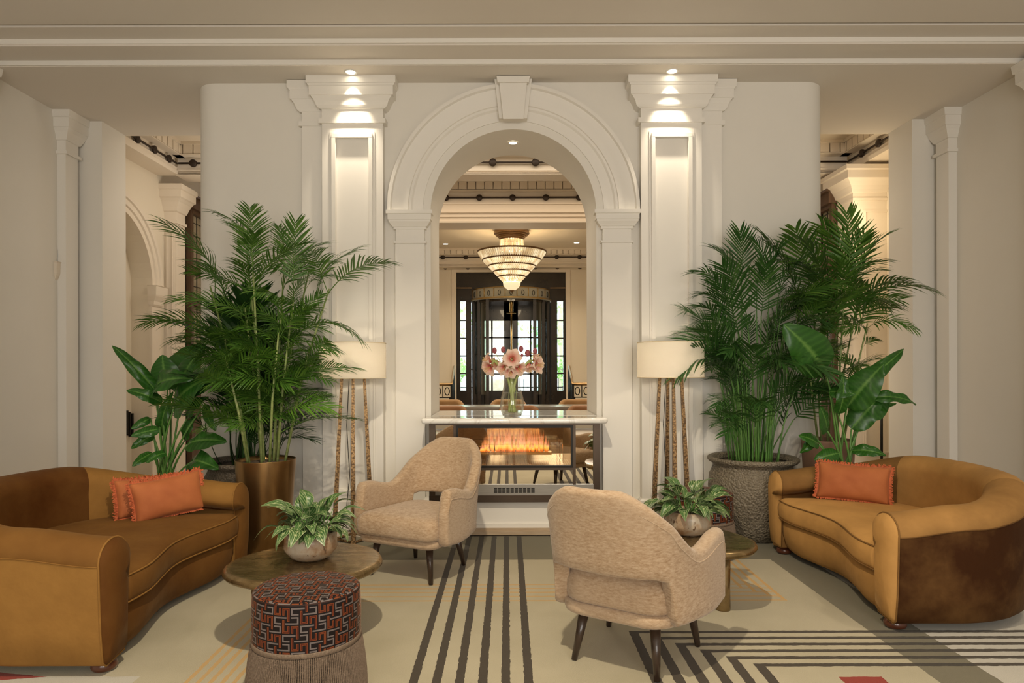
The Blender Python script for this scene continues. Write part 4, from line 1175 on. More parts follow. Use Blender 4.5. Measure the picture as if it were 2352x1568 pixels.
# ------------------------------------------------------------------ coffee tables
def bronze_top():
    m, nt, b = newmat('cast_bronze_top'); v = coords(nt, (1, 4, 1)); f = noise(nt, v, 7, 6, .65)
    nt.links.new(ramp(nt, f, [(.3, (.18, .12, .050)), (.7, (.35, .25, .125))]), b.inputs['Base Color'])
    b.inputs['Metallic'].default_value = .78
    r = ramp(nt, noise(nt, v, 12, 4), [(.3, (.19, .19, .19)), (.7, (.34, .34, .34))]); nt.links.new(r, b.inputs['Roughness'])
    bump(nt, b, noise(nt, coords(nt), 30, 4), .12, .004); return m
M['bronzetop'] = bronze_top()
def coffee_table(cx, cy, pts, ht, legs, label):
    t = empty('coffee_table', (cx, cy, 0), 0, label, 'coffee table')
    P_ = [Vector((x - cx, y - cy, 0)) for x, y in pts]; n = len(P_); sm = []
    for i in range(n):
        p0, p1, p2, p3 = P_[i - 1], P_[i], P_[(i + 1) % n], P_[(i + 2) % n]
        for k in range(12):
            u = k / 12; sm.append(.5 * ((2 * p1) + (p2 - p0) * u + (2 * p0 - 5 * p1 + 4 * p2 - p3) * u * u + (3 * p1 - p0 - 3 * p2 + p3) * u ** 3))
    c = sum(sm, Vector()) / len(sm); rows = []
    def ring(ins, z):
        out = []
        for q in sm: d = (c - q); out.append(q + d.normalized() * ins + Vector((0, 0, z)))
        return out
    th = .052
    for ins, z in ((.075, ht - th), (.03, ht - th + .002), (.010, ht - th + .010), (.0, ht - th + .024), (.002, ht - .018), (.010, ht - .006), (.022, ht - .001), (.04, ht), (.16, ht)): rows.append(ring(ins, z))
    m = MB(); b = m.quadgrid(rows, True); m.cap(b, len(sm), True); m.cap(b + len(sm) * (len(rows) - 1), len(sm))
    m.build('tabletop', M['bronzetop'], t, True)
    for lx, ly in legs:
        MB().lathe([(.040, 0), (.042, .01), (.040, .1), (.042, ht - th + .004)], 24, (lx - cx, ly - cy, 0)).build('leg', M['bronzetop'], t, True)
    return t
TH = .38
coffee_table(-1.03, 3.42, [(-1.415, 3.40), (-1.36, 3.20), (-1.18, 3.07), (-.93, 3.06), (-.72, 3.20), (-.645, 3.42), (-.72, 3.64), (-.90, 3.76), (-1.12, 3.77), (-1.32, 3.62)], TH, [(-1.22, 3.3), (-.85, 3.3), (-1.02, 3.62)], 'round edged bronze coffee table in front of the left sofa')
coffee_table(1.06, 3.92, [(1.395, 3.76), (1.28, 3.57), (1.06, 3.535), (.90, 3.66), (.80, 3.9), (.80, 4.18), (.95, 4.33), (1.2, 4.17), (1.34, 3.98)], TH, [(1.20, 3.75), (.96, 3.76), (1.0, 4.12)], 'pebble shaped bronze coffee table behind the foreground armchair')

# ------------------------------------------------------------------ patterned ottomans with fringe
def fabric_colors():
    K_, O_, R_, G_ = (.008, .005, .005), (.17, .045, .013), (.075, .010, .006), (.15, .125, .12)
    cells = {}
    for k in range(5):
        g = [['.'] * 12 for _ in range(12)]
        def rect(ch, c0, c1, r0, r1):
            for r in range(r0, r1 + 1):
                for c in range(c0, c1 + 1): g[r][c] = ch
        if k == 0: rect('G', 1, 11, 1, 2); rect('G', 1, 2, 1, 10); rect('G', 1, 10, 9, 10)
        if k == 2: rect('G', 1, 10, 1, 2); rect('G', 9, 10, 1, 10); rect('G', 0, 10, 9, 10)
        if k == 3: rect('O', 1, 3, 0, 10); rect('O', 8, 10, 1, 10); rect('O', 1, 10, 8, 10); rect('R', 2, 2, 0, 9); rect('R', 9, 9, 2, 9); rect('R', 2, 9, 9, 9)
        if k == 4: rect('O', 8, 10, 1, 11); rect('O', 1, 3, 1, 10); rect('O', 1, 10, 1, 3); rect('R', 9, 9, 2, 11); rect('R', 2, 2, 2, 9); rect('R', 2, 9, 2, 2)
        if k == 1: rect('G', 0, 6, 1, 2); rect('G', 5, 11, 9, 10); rect('O', 8, 10, 0, 6); rect('R', 9, 9, 0, 5); rect('O', 1, 3, 5, 11); rect('R', 2, 2, 6, 11)
        cells[k] = [''.join(r) for r in g]
    cm = {'.': K_, 'O': O_, 'R': R_, 'G': G_}
    def col(ix, iy):
        cx, cy = ix // 12, iy // 12; return cm[cells[(cx + 2 * cy) % 5][iy % 12][ix % 12]]
    return col
def pattern_mat():
    m, nt, b = newmat('cut_velvet_maze'); a = nd(nt, 'ShaderNodeAttribute', attribute_name='pattern')
    nt.links.new(a.outputs['Color'], b.inputs['Base Color']); b.inputs['Roughness'].default_value = .7
    b.inputs['Sheen Weight'].default_value = .2; b.inputs['Sheen Roughness'].default_value = .3; b.inputs['Sheen Tint'].default_value = (1, .62, .42, 1); b.inputs['Specular IOR Level'].default_value = .2
    return m
M['maze'] = pattern_mat()
OT_H, OT_R = .462, .215
def make_ottoman(loc, label):
    t = empty('ottoman', loc, 0, label, 'ottoman', 'maze patterned ottomans with fringe')
    ncol = 40 * 12; px_ = 2 * PI * OT_R / ncol; col = fabric_colors()
    v, f, fc = [], [], []
    zb = .245; nrow = int((OT_H - .022 - zb) / px_)
    prof = [(OT_R + .003 * math.sin(PI * i / nrow), zb + (OT_H - .022 - zb) * i / nrow) for i in range(nrow + 1)]
    for r, z in prof:
        for j in range(ncol): a = 2 * PI * j / ncol; v.append((r * math.cos(a), r * math.sin(a), z))
    for i in range(nrow):
        for j in range(ncol):
            k = (j + 1) % ncol; f.append((i * ncol + j, i * ncol + k, (i + 1) * ncol + k, (i + 1) * ncol + j)); fc.append(col(j, nrow - 1 - i))
    # rounded shoulder and slightly domed top
    prev = nrow * ncol; tops = []
    for k in range(1, 6): a = PI / 2 * k / 5; tops.append((OT_R - .020 + .020 * math.cos(a), OT_H - .022 + .014 * math.sin(a)))
    nr_ = 84
    for k in range(1, nr_): r = (OT_R - .020) * (1 - k / nr_); tops.append((r, OT_H - .008 + .012 * (1 - (r / OT_R) ** 2)))
    for ti, (r, z) in enumerate(tops):
        b = len(v)
        for j in range(ncol): a = 2 * PI * j / ncol; v.append((r * math.cos(a), r * math.sin(a), z))
        for j in range(ncol):
            kk = (j + 1) % ncol; f.append((prev + j, prev + kk, b + kk, b + j))
            a = 2 * PI * (j + .5) / ncol
            if ti < 3: fc.append((.03, .014, .01) if ti == 1 else col(j, 900 - ti))
            else: fc.append(col(int((r * math.cos(a) + 2) / px_), int((r * math.sin(a) + 2) / px_)))
        prev = b
    f.append(tuple(range(prev, prev + ncol))); fc.append((.03, .015, .01))
    me = bpy.data.meshes.new('upholstery'); me.from_pydata(v, [], f); me.polygons.foreach_set('use_smooth', [True] * len(f))
    ca = me.color_attributes.new('pattern', 'FLOAT_COLOR', 'CORNER'); buf = []
    for p, c in zip(me.polygons, fc): buf += [c[0], c[1], c[2], 1.0] * p.loop_total
    ca.data.foreach_set('color', buf)
    o = bpy.data.objects.new('upholstery', me); link(o, t); me.materials.append(M['maze'])
    # fringe: heading braid plus twisted cords
    br = MB(); br.lathe([(OT_R + .001, .240), (OT_R + .005, .242), (OT_R + .0055, .256), (OT_R + .003, .260), (OT_R, .260)], 96, cap0=False, cap1=False)
    ft = mat('taupe_cord', (.13, .092, .062), .85, var=(.22, .16, .115), vs=120)
    fr = MB(); rn = random.Random(4); n = 176
    for i in range(n):
        a = 2 * PI * i / n; ph = rn.uniform(0, 6); pts = []
        sway = rn.uniform(-.006, .006)
        rows = []
        K = 84
        for k in range(K + 1):
            z = lerp(.240, .006, k / K); r = OT_R + .004 + .022 * math.sin(min(1, k / K) * PI * .55) + .004 * rn.random() * 0
            aa = a + sway * (k / K); tw = k * 1.7 + ph
            row = []
            for q in range(6):
                al = tw + PI * 2 * q / 6
                # two-ply section
                e = .0050 if q % 3 else .0034
                rr = .0043 * (.80 + .20 * math.cos(2 * (PI * 2 * q / 6)))
                dx, dz = rr * math.cos(al), rr * math.sin(al)
                row.append(((r + dz) * math.cos(aa) - dx * math.sin(aa), (r + dz) * math.sin(aa) + dx * math.cos(aa), z))
            rows.append(row)
        fr.quadgrid(rows, True)
    bo = br.build('heading_braid', ft, t, True)
    fo = fr.build('fringe', ft, t, False, recalc=False); fo['kind'] = 'stuff'; fo['label'] = 'long taupe twisted cord fringe'
    MB().lathe([(OT_R - .02, .02), (OT_R - .004, .24)], 40).build('core', mat('black_lining', (.02, .016, .013), .9), t)
    return t
ot = make_ottoman((-.832, 2.775, 0), 'round maze patterned ottoman with long taupe fringe in the foreground')
ot2 = copy_tree(ot); ot2.location = (1.412, 4.88, 0); ot2.rotation_euler = (0, 0, 1.1); ot2['label'] = 'maze patterned ottoman half hidden behind the right coffee table'

# ------------------------------------------------------------------ floor lamps
def hammered():
    m, nt, b = newmat('hammered_bronze'); v = coords(nt); vo = nd(nt, 'ShaderNodeTexVoronoi'); nt.links.new(v, vo.inputs['Vector']); vo.inputs['Scale'].default_value = 75
    nt.links.new(ramp(nt, vo.outputs['Distance'], [(.15, (.36, .225, .10)), (.50, (.22, .13, .055)), (.8, (.08, .045, .02))]), b.inputs['Base Color'])
    b.inputs['Metallic'].default_value = .7; b.inputs['Roughness'].default_value = .42
    bump(nt, b, vo.outputs['Distance'], -.7, .006); return m
M['hammer'] = hammered()
def shade_mat():
    m, nt, b = newmat('lit_linen_shade'); out = nt.nodes['Material Output']
    tl = nd(nt, 'ShaderNodeBsdfTranslucent'); df = nd(nt, 'ShaderNodeBsdfDiffuse'); mx = nd(nt, 'ShaderNodeMixShader')
    tl.inputs[0].default_value = (.95, .88, .74, 1); df.inputs[0].default_value = (.90, .86, .76, 1); mx.inputs[0].default_value = .55
    nt.links.new(df.outputs[0], mx.inputs[1]); nt.links.new(tl.outputs[0], mx.inputs[2]); nt.links.new(mx.outputs[0], out.inputs[0]); return m
M['shade'] = shade_mat()
def make_lamp(loc, rz, label):
    t = empty('floor_lamp', loc, rz, label, 'floor lamp', 'bronze legged floor lamps')
    z0, z1, r = 1.278, 1.553, .258
    m = MB(); m.lathe([(r, z0), (r, z1)], 72, cap0=False, cap1=False); m.build('lamp_shade', M['shade'], t, True)
    m = MB()
    for z in (z0, z1): m.tube([(r * math.cos(2 * PI * k / 64), r * math.sin(2 * PI * k / 64), z) for k in range(64)], .0035, 6, True)
    m.build('shade_rim', mat('shade_binding', (.78, .66, .45), .6), t, True)
    m = MB()
    for k in range(3): a = k * 2 * PI / 3; m.tube([(0, 0, z1 - .06), (r * math.cos(a), r * math.sin(a), z1 - .005)], .003, 6)
    m.tube([(0, 0, 1.24), (0, 0, z1 - .06)], .008, 8); m.build('shade_spider', M['hammer'], t)
    MB().lathe([(.012, 1.36), (.03, 1.39), (.033, 1.42), (.02, 1.45), (.004, 1.458)], 20).build('bulb', mat('bulb_glass', (1, .95, .85), .4, emit=(1, .80, .52), es=6), t, True)
    for k in range(4):
        a = PI / 4 + k * PI / 2; tp = Vector((.085 * math.cos(a), .085 * math.sin(a), 1.31)); bt = Vector((.148 * math.cos(a), .148 * math.sin(a), 0.0))
        m = MB(); rows = []
        for q, w in ((bt, .020), (bt.lerp(tp, .5), .016), (tp, .011)):
            rows.append([q + Vector((w * math.cos(b_ + a), w * math.sin(b_ + a), 0)) * 1.35 for b_ in (PI / 4, 3 * PI / 4, 5 * PI / 4, 7 * PI / 4)])
        b = m.quadgrid(rows, True); m.cap(b, 4, True); m.cap(b + 8, 4); m.build('leg', M['hammer'], t)
    m = MB()
    for k in range(4):
        a, a2 = PI / 4 + k * PI / 2, PI / 4 + (k + 1) * PI / 2
        for rr, z in ((.148, .012), (.085, 1.30)):
            m.tube([(rr * math.cos(a), rr * math.sin(a), z), (rr * math.cos(a2), rr * math.sin(a2), z)], .010 if z < 1 else .006, 4)
    m.build('stretcher', M['hammer'], t)
    MB().tube([(0, .04, 1.3), (-.01, .06, .9), (.01, .05, .5), (0, .08, .2), (-.02, .12, .01)], .003, 6).build('cord', M['black_metal'], t, True)
    return t
lampL = (-1.225, 5.31, 0); lampR = (1.29, 5.31, 0)
make_lamp(lampL, R(45) + math.atan2(-1.225, 5.31) * -1 + R(45) - R(45), 'floor lamp with lit drum shade at the left column')
make_lamp(lampR, R(45) - math.atan2(1.29, 5.31) + R(14), 'floor lamp with lit drum shade at the right column')
for lx, ly, _ in (lampL, lampR): light('lamp_bulb', 'POINT', (lx, ly, 1.41), 44, (1, .83, .60), size=.035)

# ------------------------------------------------------------------ vase with flowers
def tone_obj(name, strips, mt, parent, rib=None):
    """strips: list of (rows) where rows = list of list of (point, tone)"""
    v, f, tn = [], [], []
    for rows in strips:
        b = len(v); n = len(rows[0])
        for r in rows:
            for p, t_ in r: v.append(tuple(p)); tn.append(t_)
        for i in range(len(rows) - 1):
            for j in range(n - 1): f.append((b + i * n + j, b + i * n + j + 1, b + (i + 1) * n + j + 1, b + (i + 1) * n + j))
    me = bpy.data.meshes.new(name); me.from_pydata(v, [], f); me.polygons.foreach_set('use_smooth', [True] * len(f))
    at = me.attributes.new('tone', 'FLOAT', 'POINT'); at.data.foreach_set('value', tn)
    o = bpy.data.objects.new(name, me); link(o, parent)
    if mt: me.materials.append(mt)
    return o
def tone_mat(name, stops, rough=.5, trans=0, nscale=0, spec=.4):
    m, nt, b = newmat(name); a = nd(nt, 'ShaderNodeAttribute', attribute_name='tone')
    t = E(nt, a.outputs['Fac'])
    if nscale: t = t + (E(nt, noise(nt, coords(nt), nscale, 3)) - .5) * .35
    c = ramp(nt, t.v, stops); nt.links.new(c, b.inputs['Base Color']); b.inputs['Roughness'].default_value = rough; b.inputs['Specular IOR Level'].default_value = spec
    if trans:
        out = nt.nodes['Material Output']; tl = nd(nt, 'ShaderNodeBsdfTranslucent'); mx = nd(nt, 'ShaderNodeMixShader'); mx.inputs[0].default_value = trans
        nt.links.new(c, tl.inputs[0]); nt.links.new(b.outputs[0], mx.inputs[1]); nt.links.new(tl.outputs[0], mx.inputs[2]); nt.links.new(mx.outputs[0], out.inputs[0])
    return m
M['petal'] = tone_mat('pink_petal', [(0, (.30, .32, .10)), (.14, (.75, .14, .13)), (.38, (.88, .52, .42)), (.62, (.90, .68, .56)), (1, (.92, .76, .63))], .55, .25, 30)
M['stem'] = mat('flower_stem', (.30, .38, .10), .4, var=(.40, .46, .17), vs=8)
M['thistle'] = mat('thistle_head', (.26, .045, .065), .8, var=(.45, .16, .17), vs=60, bs=1, bd=.008, bscale=120)
vx, vy, vz = P(1176, 955, 5.68).x, 5.68, .9485
def bloom_mesh():
    rn = random.Random(8); strips = []
    for k in range(6):
        a = k * PI / 3 + rn.uniform(-.08, .08); outer = k % 2
        L = 1.0; rows = []
        for i in range(9):
            t = i / 8; rad = .07 + .62 * t ** 1.25 + (.02 * outer); zf_ = 1.05 * t - .55 * t ** 2.6
            w = (.055 + .30 * math.sin(PI * min(1, t * .78 + .12)) ** 1.1 * (1 - t ** 6) + .0) * (1.0 if outer else .84)
            if t == 1: w = .01
            row = []
            for u in (-1, -.5, 0, .5, 1):
                aa = Vector((math.cos(a), math.sin(a), 0)); tt = Vector((-math.sin(a), math.cos(a), 0))
                cup = .10 * abs(u) ** 1.5 * (1 - t) + .05 * math.sin(t * 9 + k) * abs(u)
                row.append((aa * rad + tt * w * u + Vector((0, 0, zf_ + cup)), t * .9 + .1 * abs(u)))
            rows.append(row)
        strips.append(rows)
    return strips
bs_ = bloom_mesh(); bloom0 = tone_obj('bloom', bs_, M['petal'], None)
stam = MB()
for k in range(6):
    a = k * PI / 3 + .3; stam.tube([(0, 0, .1), (.08 * math.cos(a), .08 * math.sin(a), .55), (.16 * math.cos(a), .16 * math.sin(a), .85)], [.012, .010, .022], 5)
bloom_used = [False]
def bloom(parent, pos, dirv, s, org):
    if not bloom_used[0]: o = bloom0; bloom_used[0] = True; o.parent = parent
    else: o = bloom0.copy(); C.objects.link(o); o.parent = parent
    q = Vector(dirv).normalized().to_track_quat('Z', 'Y'); o.rotation_mode = 'QUATERNION'; o.rotation_quaternion = q; o.scale = (s, s, s); o.location = Vector(pos) - Vector(org)
    st = bpy.data.objects.new('stamens', stam_me); C.objects.link(st); st.parent = o
    # throat tube back to the stem
    return o
stam_me = bpy.data.meshes.new('stamens'); stam_me.from_pydata(stam.v, [], stam.f); stam_me.materials.append(mat('stamen', (.65, .45, .18), .6))
def amaryllis(base, top, blooms, label):
    t = empty('amaryllis', base, 0, label, 'flower', 'pink amaryllis in the vase'); o = Vector(base)
    nk = Vector((vx + max(-.034, min(.034, (top[0] - vx) * .45)), vy + (base[1] - vy) * .3, vz + .31))
    b0 = Vector((vx - (nk.x - vx) * 1.2 + (base[0] - vx) * .3, base[1], base[2]))
    pts = catmull([b0 - o, b0.lerp(nk, .5) - o, nk - o, nk.lerp(Vector(top), .55) + Vector((0, 0, .01)) - o, Vector(top) - o], 6)
    MB().tube(pts, .0115, 10).build('stem', M['stem'], t, True)
    for (px, py, dy, d, s) in blooms:
        c = P(px, py, vy + dy); b = bloom(t, c - Vector(d).normalized() * s * .55, d, s, o)
        MB().tube([Vector(top) - o, (Vector(top) - o).lerp(c - Vector(d).normalized() * s * .5 - o, .5) + Vector((0, 0, .01)), c - Vector(d).normalized() * s * .42 - o], [.006, .006, .010], 6).build('bloom_neck', M['stem'], t, True)
S_ = .105
amaryllis((vx - .045, vy - .02, vz + .03), P(1136, 828, vy), [(1120, 846, -.03, (-.7, -.75, -.5), S_ * 1.1), (1116, 826, .0, (-.9, -.35, .3), S_ * .95), (1136, 836, .03, (-.5, -.3, -.2), S_ * .9)], 'pink amaryllis leaning to the left of the bunch')
amaryllis((vx + .03, vy - .03, vz + .03), P(1172, 838, vy), [(1156, 848, -.06, (-.35, -.8, -.45), S_), (1177, 822, -.05, (.05, -1, .12), S_ * 1.2), (1193, 848, -.07, (.35, -.8, -.5), S_)], 'pink amaryllis facing the camera in the middle of the bunch')
amaryllis((vx - .01, vy + .0, vz + .03), P(1176, 842, vy + .03), [(1172, 856, -.08, (0, -.75, -.6), S_ * .95), (1160, 825, .05, (-.5, .1, .5), S_ * .8)], 'pink amaryllis lowest in the middle of the bunch, drooping over the vase')
amaryllis((vx + .05, vy - .01, vz + .03), P(1216, 828, vy), [(1238, 838, -.02, (.85, -.6, .05), S_ * 1.15), (1218, 848, -.03, (.25, -.35, -.9), S_ * 1.0), (1236, 822, .03, (.6, -.4, .6), S_ * 1.0)], 'pink amaryllis leaning to the right of the bunch')
th_g = 'dark red thistles above the amaryllis'
for i, (px, py, s, lab) in enumerate(((1136, 805, 1, 'dark red thistle head, leftmost above the amaryllis'), (1156, 803, 1, 'dark red thistle head, second from left above the amaryllis'), (1197, 801, 1, 'dark red thistle head, tallest one right of centre'), (1212, 811, 1.15, 'largest dark red thistle head, lower right of the tallest'), (1229, 806, .95, 'dark red thistle head, rightmost above the amaryllis'), (1199, 816, .6, 'small dark red thistle bud below the tallest'))):
    base = Vector((vx + (px - 1176) * .0008, vy + .02, vz + .03)); top = P(px, py, vy + .02); o = base
    t = empty('thistle', base, 0, lab, 'flower', th_g)
    nk = Vector((vx + (px - 1176) * .0006, vy + .01, vz + .315)) - o
    MB().tube(catmull([Vector((0, 0, 0)), nk * .5, nk, nk.lerp(top - o, .6), top - o - Vector((0, 0, .01))], 5), .0022, 6).build('stem', M['stem'], t, True)
    r = .020 * s; m = MB(); m.lathe([(r * .3, -r * 1.3), (r * .85, -r * .8), (r, 0), (r * .9, r * .7), (r * .45, r * 1.25), (r * .05, r * 1.4)], 20, tuple(top - o)); m.build('head', M['thistle'], t, True)
vase = empty('vase', (vx, vy, vz), 0, 'clear glass vase of water standing on the marble mantel', 'vase')
k_ = vy / F
prof = [(.5 * k_, .0), (17 * k_, 0), (22 * k_, .006), (26.5 * k_, .05), (28 * k_, .10), (26 * k_, .15), (22 * k_, .21), (18.5 * k_, .27), (17 * k_, .315)]
inner_ = [(r - .0035, z) for r, z in prof[::-1][:-2]] + [(20 * k_, .016), (.5 * k_, .014)]
MB().lathe(prof + [(17 * k_ - .002, .317)] + inner_, 56, cap0=True, cap1=True).build('glass_body', clear_glass('vase_glass', (.985, .985, .975), .1), vase, True)
MB().lathe([(.5 * k_, .017), (19.5 * k_, .019), (25.5 * k_ - .004, .05), (27.3 * k_ - .004, .10), (25.6 * k_ - .004, .15), (22.6 * k_ - .004, .20), (.5 * k_, .2005)], 48).build('water', clear_glass('water', (.96, .96, .90), .1), vase, True)
# ------------------------------------------------------------------ plants
def leaf_mat(name, dark, mid, lite, trans=.25, rough=.38):
    return tone_mat(name, [(0, dark), (.5, mid), (1, lite)], rough, trans, 6, .35)
M['palm1'] = leaf_mat('bamboo_palm_leaf', (.030, .085, .012), (.070, .175, .024), (.17, .30, .045), .3, .33)
M['palm2'] = leaf_mat('kentia_palm_leaf', (.018, .065, .013), (.040, .120, .024), (.10, .21, .05), .25, .33)
M['palm3'] = leaf_mat('deep_green_palm_leaf', (.012, .042, .010), (.026, .078, .017), (.06, .14, .035))
M['bop'] = leaf_mat('paddle_leaf', (.016, .070, .010), (.036, .135, .018), (.14, .30, .06), .18, .26)
M['cane'] = mat('palm_cane', (.16, .24, .055), .45, var=(.32, .36, .15), vs=9, vscale=(1, 1, 3))
M['petiole'] = mat('green_petiole', (.07, .19, .035), .38, var=(.13, .27, .06), vs=6)

def frond_mesh(name, npair, llen, lw, start, arch, seed, ang=48, droop=.30, late=1.0, mt=None):
    """canonical frond: base at the origin, tip at (1,0,0), arching up in z"""
    rn = random.Random(seed); strips = []
    def rach(t): return Vector((t, 0, arch * 4 * t * (1 - t) * (1.0 + .3 * (1 - t)) if late <= 1 else arch * math.sin(PI * t ** late) * 1.15))
    # rachis as a thin 3-sided tube
    n = 14; rows = []
    for i in range(n + 1):
        t = i / n; p = rach(t); r = .0085 * (1 - .8 * t)
        rows.append([(p + Vector((0, r * math.cos(a), r * math.sin(a))), .75) for a in (0, 2.1, 4.2, 6.283)])
    strips.append(rows)
    for k in range(npair):
        tt = start + (1 - start) * (k + .5) / npair
        for s in (-1, 1):
            t = min(.995, tt + rn.uniform(-.008, .008)); p = rach(t); dv = (rach(min(1, t + .01)) - rach(t - .01)).normalized()
            f = (t - start) / (1 - start)
            L = llen * (.55 + .62 * math.sin(PI * (f * .78 + .16))) * rn.uniform(.9, 1.08)
            an = R(ang * (1 - .55 * f) + rn.uniform(-5, 5)) 
            side = Vector((0, s, 0)); up = dv.cross(side).normalized() * (1 if dv.cross(side).z > 0 else -1)
            d = (dv * math.cos(an) + side * math.sin(an) + up * rn.uniform(.08, .34)).normalized()
            wv = d.cross(up).normalized(); rows = []; q = p.copy(); dd = d.copy(); tone = rn.uniform(.25, .75); K = 5; w0 = lw * rn.uniform(.85, 1.15)
            for i in range(K + 1):
                u = i / K; w = w0 * (.35 + .75 * math.sin(PI * (u * .72 + .12))) * (1 - u ** 3.5) if i < K else .0005
                rows.append([(q - wv * w, tone - .12), (q - up * w * .30, tone + .1), (q + wv * w, tone - .05)])
                dd = (dd + Vector((0, 0, -droop * (.35 + u) / K * 1.7))).normalized(); q = q + dd * L / K
            strips.append(rows)
    return tone_obj(name, strips, mt, None).data, None
def drop_temp(): pass
def mk_fronds(prefix, mt, specs):
    out = []
    for i, sp in enumerate(specs):
        me, _ = frond_mesh('frond', *sp, mt=mt); out.append(me)
        for o in list(bpy.data.objects):
            if o.data == me: bpy.data.objects.remove(o)
    return out
FR1 = mk_fronds('a', M['palm1'], [(21, .34, .0105, .20, .13, 21, 55, .55), (18, .38, .012, .18, .18, 22, 52, .75), (23, .30, .010, .22, .09, 23, 60, .40), (16, .40, .013, .22, .24, 24, 50, .9)])
FR2 = mk_fronds('b', M['palm2'], [(17, .44, .0155, .08, .14, 31, 52, .45, 1.2), (16, .48, .0170, .08, .20, 32, 48, .65, 1.2), (18, .42, .0145, .06, .10, 33, 58, .35, 1.1)])
M['palm1b'] = leaf_mat('young_palm_leaf', (.055, .15, .015), (.11, .27, .030), (.22, .40, .06), .35, .33)
FR1b = mk_fronds('e', M['palm1b'], [(14, .40, .014, .20, .14, 51, 52, .6), (12, .44, .016, .18, .20, 52, 48, .8)])
FR4 = mk_fronds('f', M['palm1'], [(16, .42, .0155, .16, .16, 61, 54, .6), (15, .46, .017, .14, .22, 62, 50, .85), (18, .38, .0145, .18, .10, 63, 60, .45), (14, .48, .018, .18, .26, 64, 48, 1.0)])
FR3 = mk_fronds('c', M['palm3'], [(14, .28, .0115, .45, .16, 41, 58, .45, 1.5), (13, .30, .013, .42, .22, 42, 54, .6, 1.5)])
def place_frond(parent, org, me, a, b, roll=0, name='frond', ws=1.0, nv=None):
    a, b = Vector(a), Vector(b); d = b - a; L = d.length; x = d.normalized()
    z = Vector((0, 0, 1)); 
    if abs(x.z) > .93: z = Vector((-x.x, -x.y, .3)) if (abs(x.x) + abs(x.y)) > 1e-3 else Vector((0, -1, 0))
    if nv is not None: z = Vector(nv)
    y = z.cross(x).normalized(); z = x.cross(y)
    m = Matrix((x, y, z)).transposed() @ Matrix.Rotation(roll, 3, 'X')
    o = bpy.data.objects.new(name, me); C.objects.link(o); o.parent = parent
    o.matrix_local = Matrix.Translation(a - Vector(org)) @ m.to_4x4() @ Matrix.Diagonal((L, L * ws, L, 1))
    return o
def pot_obj(name, t, prof, mt, c=(0, 0, 0), soil=None, flat=False):
    m = MB(); m.lathe(prof, 64, c, True, False); o = m.build(name, mt, t, True)
    if soil:
        s = MB(); s.lathe([(.001, soil[1] + .01), (soil[0] * .6, soil[1] + .006), (soil[0], soil[1])], 40, c, False, False); s.build('soil', M['soil'], t, True)
    return o
def stone_mat(name, a, b_, c_):
    m, nt, b = newmat(name); v = coords(nt, (1, 1, 1)); vo = nd(nt, 'ShaderNodeTexVoronoi'); nt.links.new(v, vo.inputs['Vector']); vo.inputs['Scale'].default_value = 60
    vo2 = nd(nt, 'ShaderNodeTexVoronoi', feature='DISTANCE_TO_EDGE'); nt.links.new(v, vo2.inputs['Vector']); vo2.inputs['Scale'].default_value = 55
    f = noise(nt, v, 4, 5)
    col = mixc(nt, E(nt, f), ramp(nt, vo2.outputs['Distance'], [(.0, a), (.12, b_), (.5, c_)]), b_)
    nt.links.new(col, b.inputs['Base Color']); b.inputs['Roughness'].default_value = .55; b.inputs['Specular IOR Level'].default_value = .5
    hgt = (E(nt, vo.outputs['Distance']) * -1) + (E(nt, noise(nt, v, 60, 4)) * .6); bump(nt, b, hgt.v, 1.0, .009); return m
M['stone'] = stone_mat('pitted_stone', (.30, .255, .18), (.165, .135, .092), (.05, .038, .025))
M['stone2'] = stone_mat('dark_pitted_stone', (.20, .165, .12), (.12, .095, .065), (.05, .04, .028))

# --- tall gold planter with bamboo palm
gx, gy = -1.755, 4.86; GZ = .70
t = empty('potted_palm', (gx, gy, 0), 0, 'bamboo palm in a tall aged gold planter behind the left sofa', 'potted plant'); org = (gx, gy, 0)
pot_obj('planter', t, [(.150, 0), (.158, .004), (.178, .25), (.198, .52), (.212, GZ - .004), (.212, GZ), (.204, GZ), (.200, GZ - .03)], M['gold'], soil=(.20, GZ - .03))
rn = random.Random(77)
canes = [(-.10, -.05, -.30, .05, 1.95), (-.06, .08, -.12, .0, 1.80), (0, -.08, -.04, -.05, 2.05), (.04, .05, .05, .1, 2.15), (.09, -.02, .12, .0, 1.85), (.12, .06, .30, .1, 1.95), (-.02, .02, -.16, .1, 2.2), (.06, -.09, .10, -.1, 1.6), (-.09, -.1, -.10, -.15, 1.45), (.02, .11, .22, .15, 2.1)]
nodes_ = []
for i, (bx_, by, dx, dy, top) in enumerate(canes):
    a = Vector((bx_, by, GZ - .03)); b = Vector((bx_ + dx, by + dy, top)); mid = a.lerp(b, .5) + Vector((-dx * .12, 0, 0))
    MB().tube([a, mid, b], [.011, .009, .006], 8).build('cane', M['cane'], t, True); nodes_.append((a, mid, b))
def on_cane(i, z):
    a, m_, b = nodes_[i]; f = (z - a.z) / (b.z - a.z); return (a.lerp(m_, f * 2) if f < .5 else m_.lerp(b, f * 2 - 1)) + Vector(org)
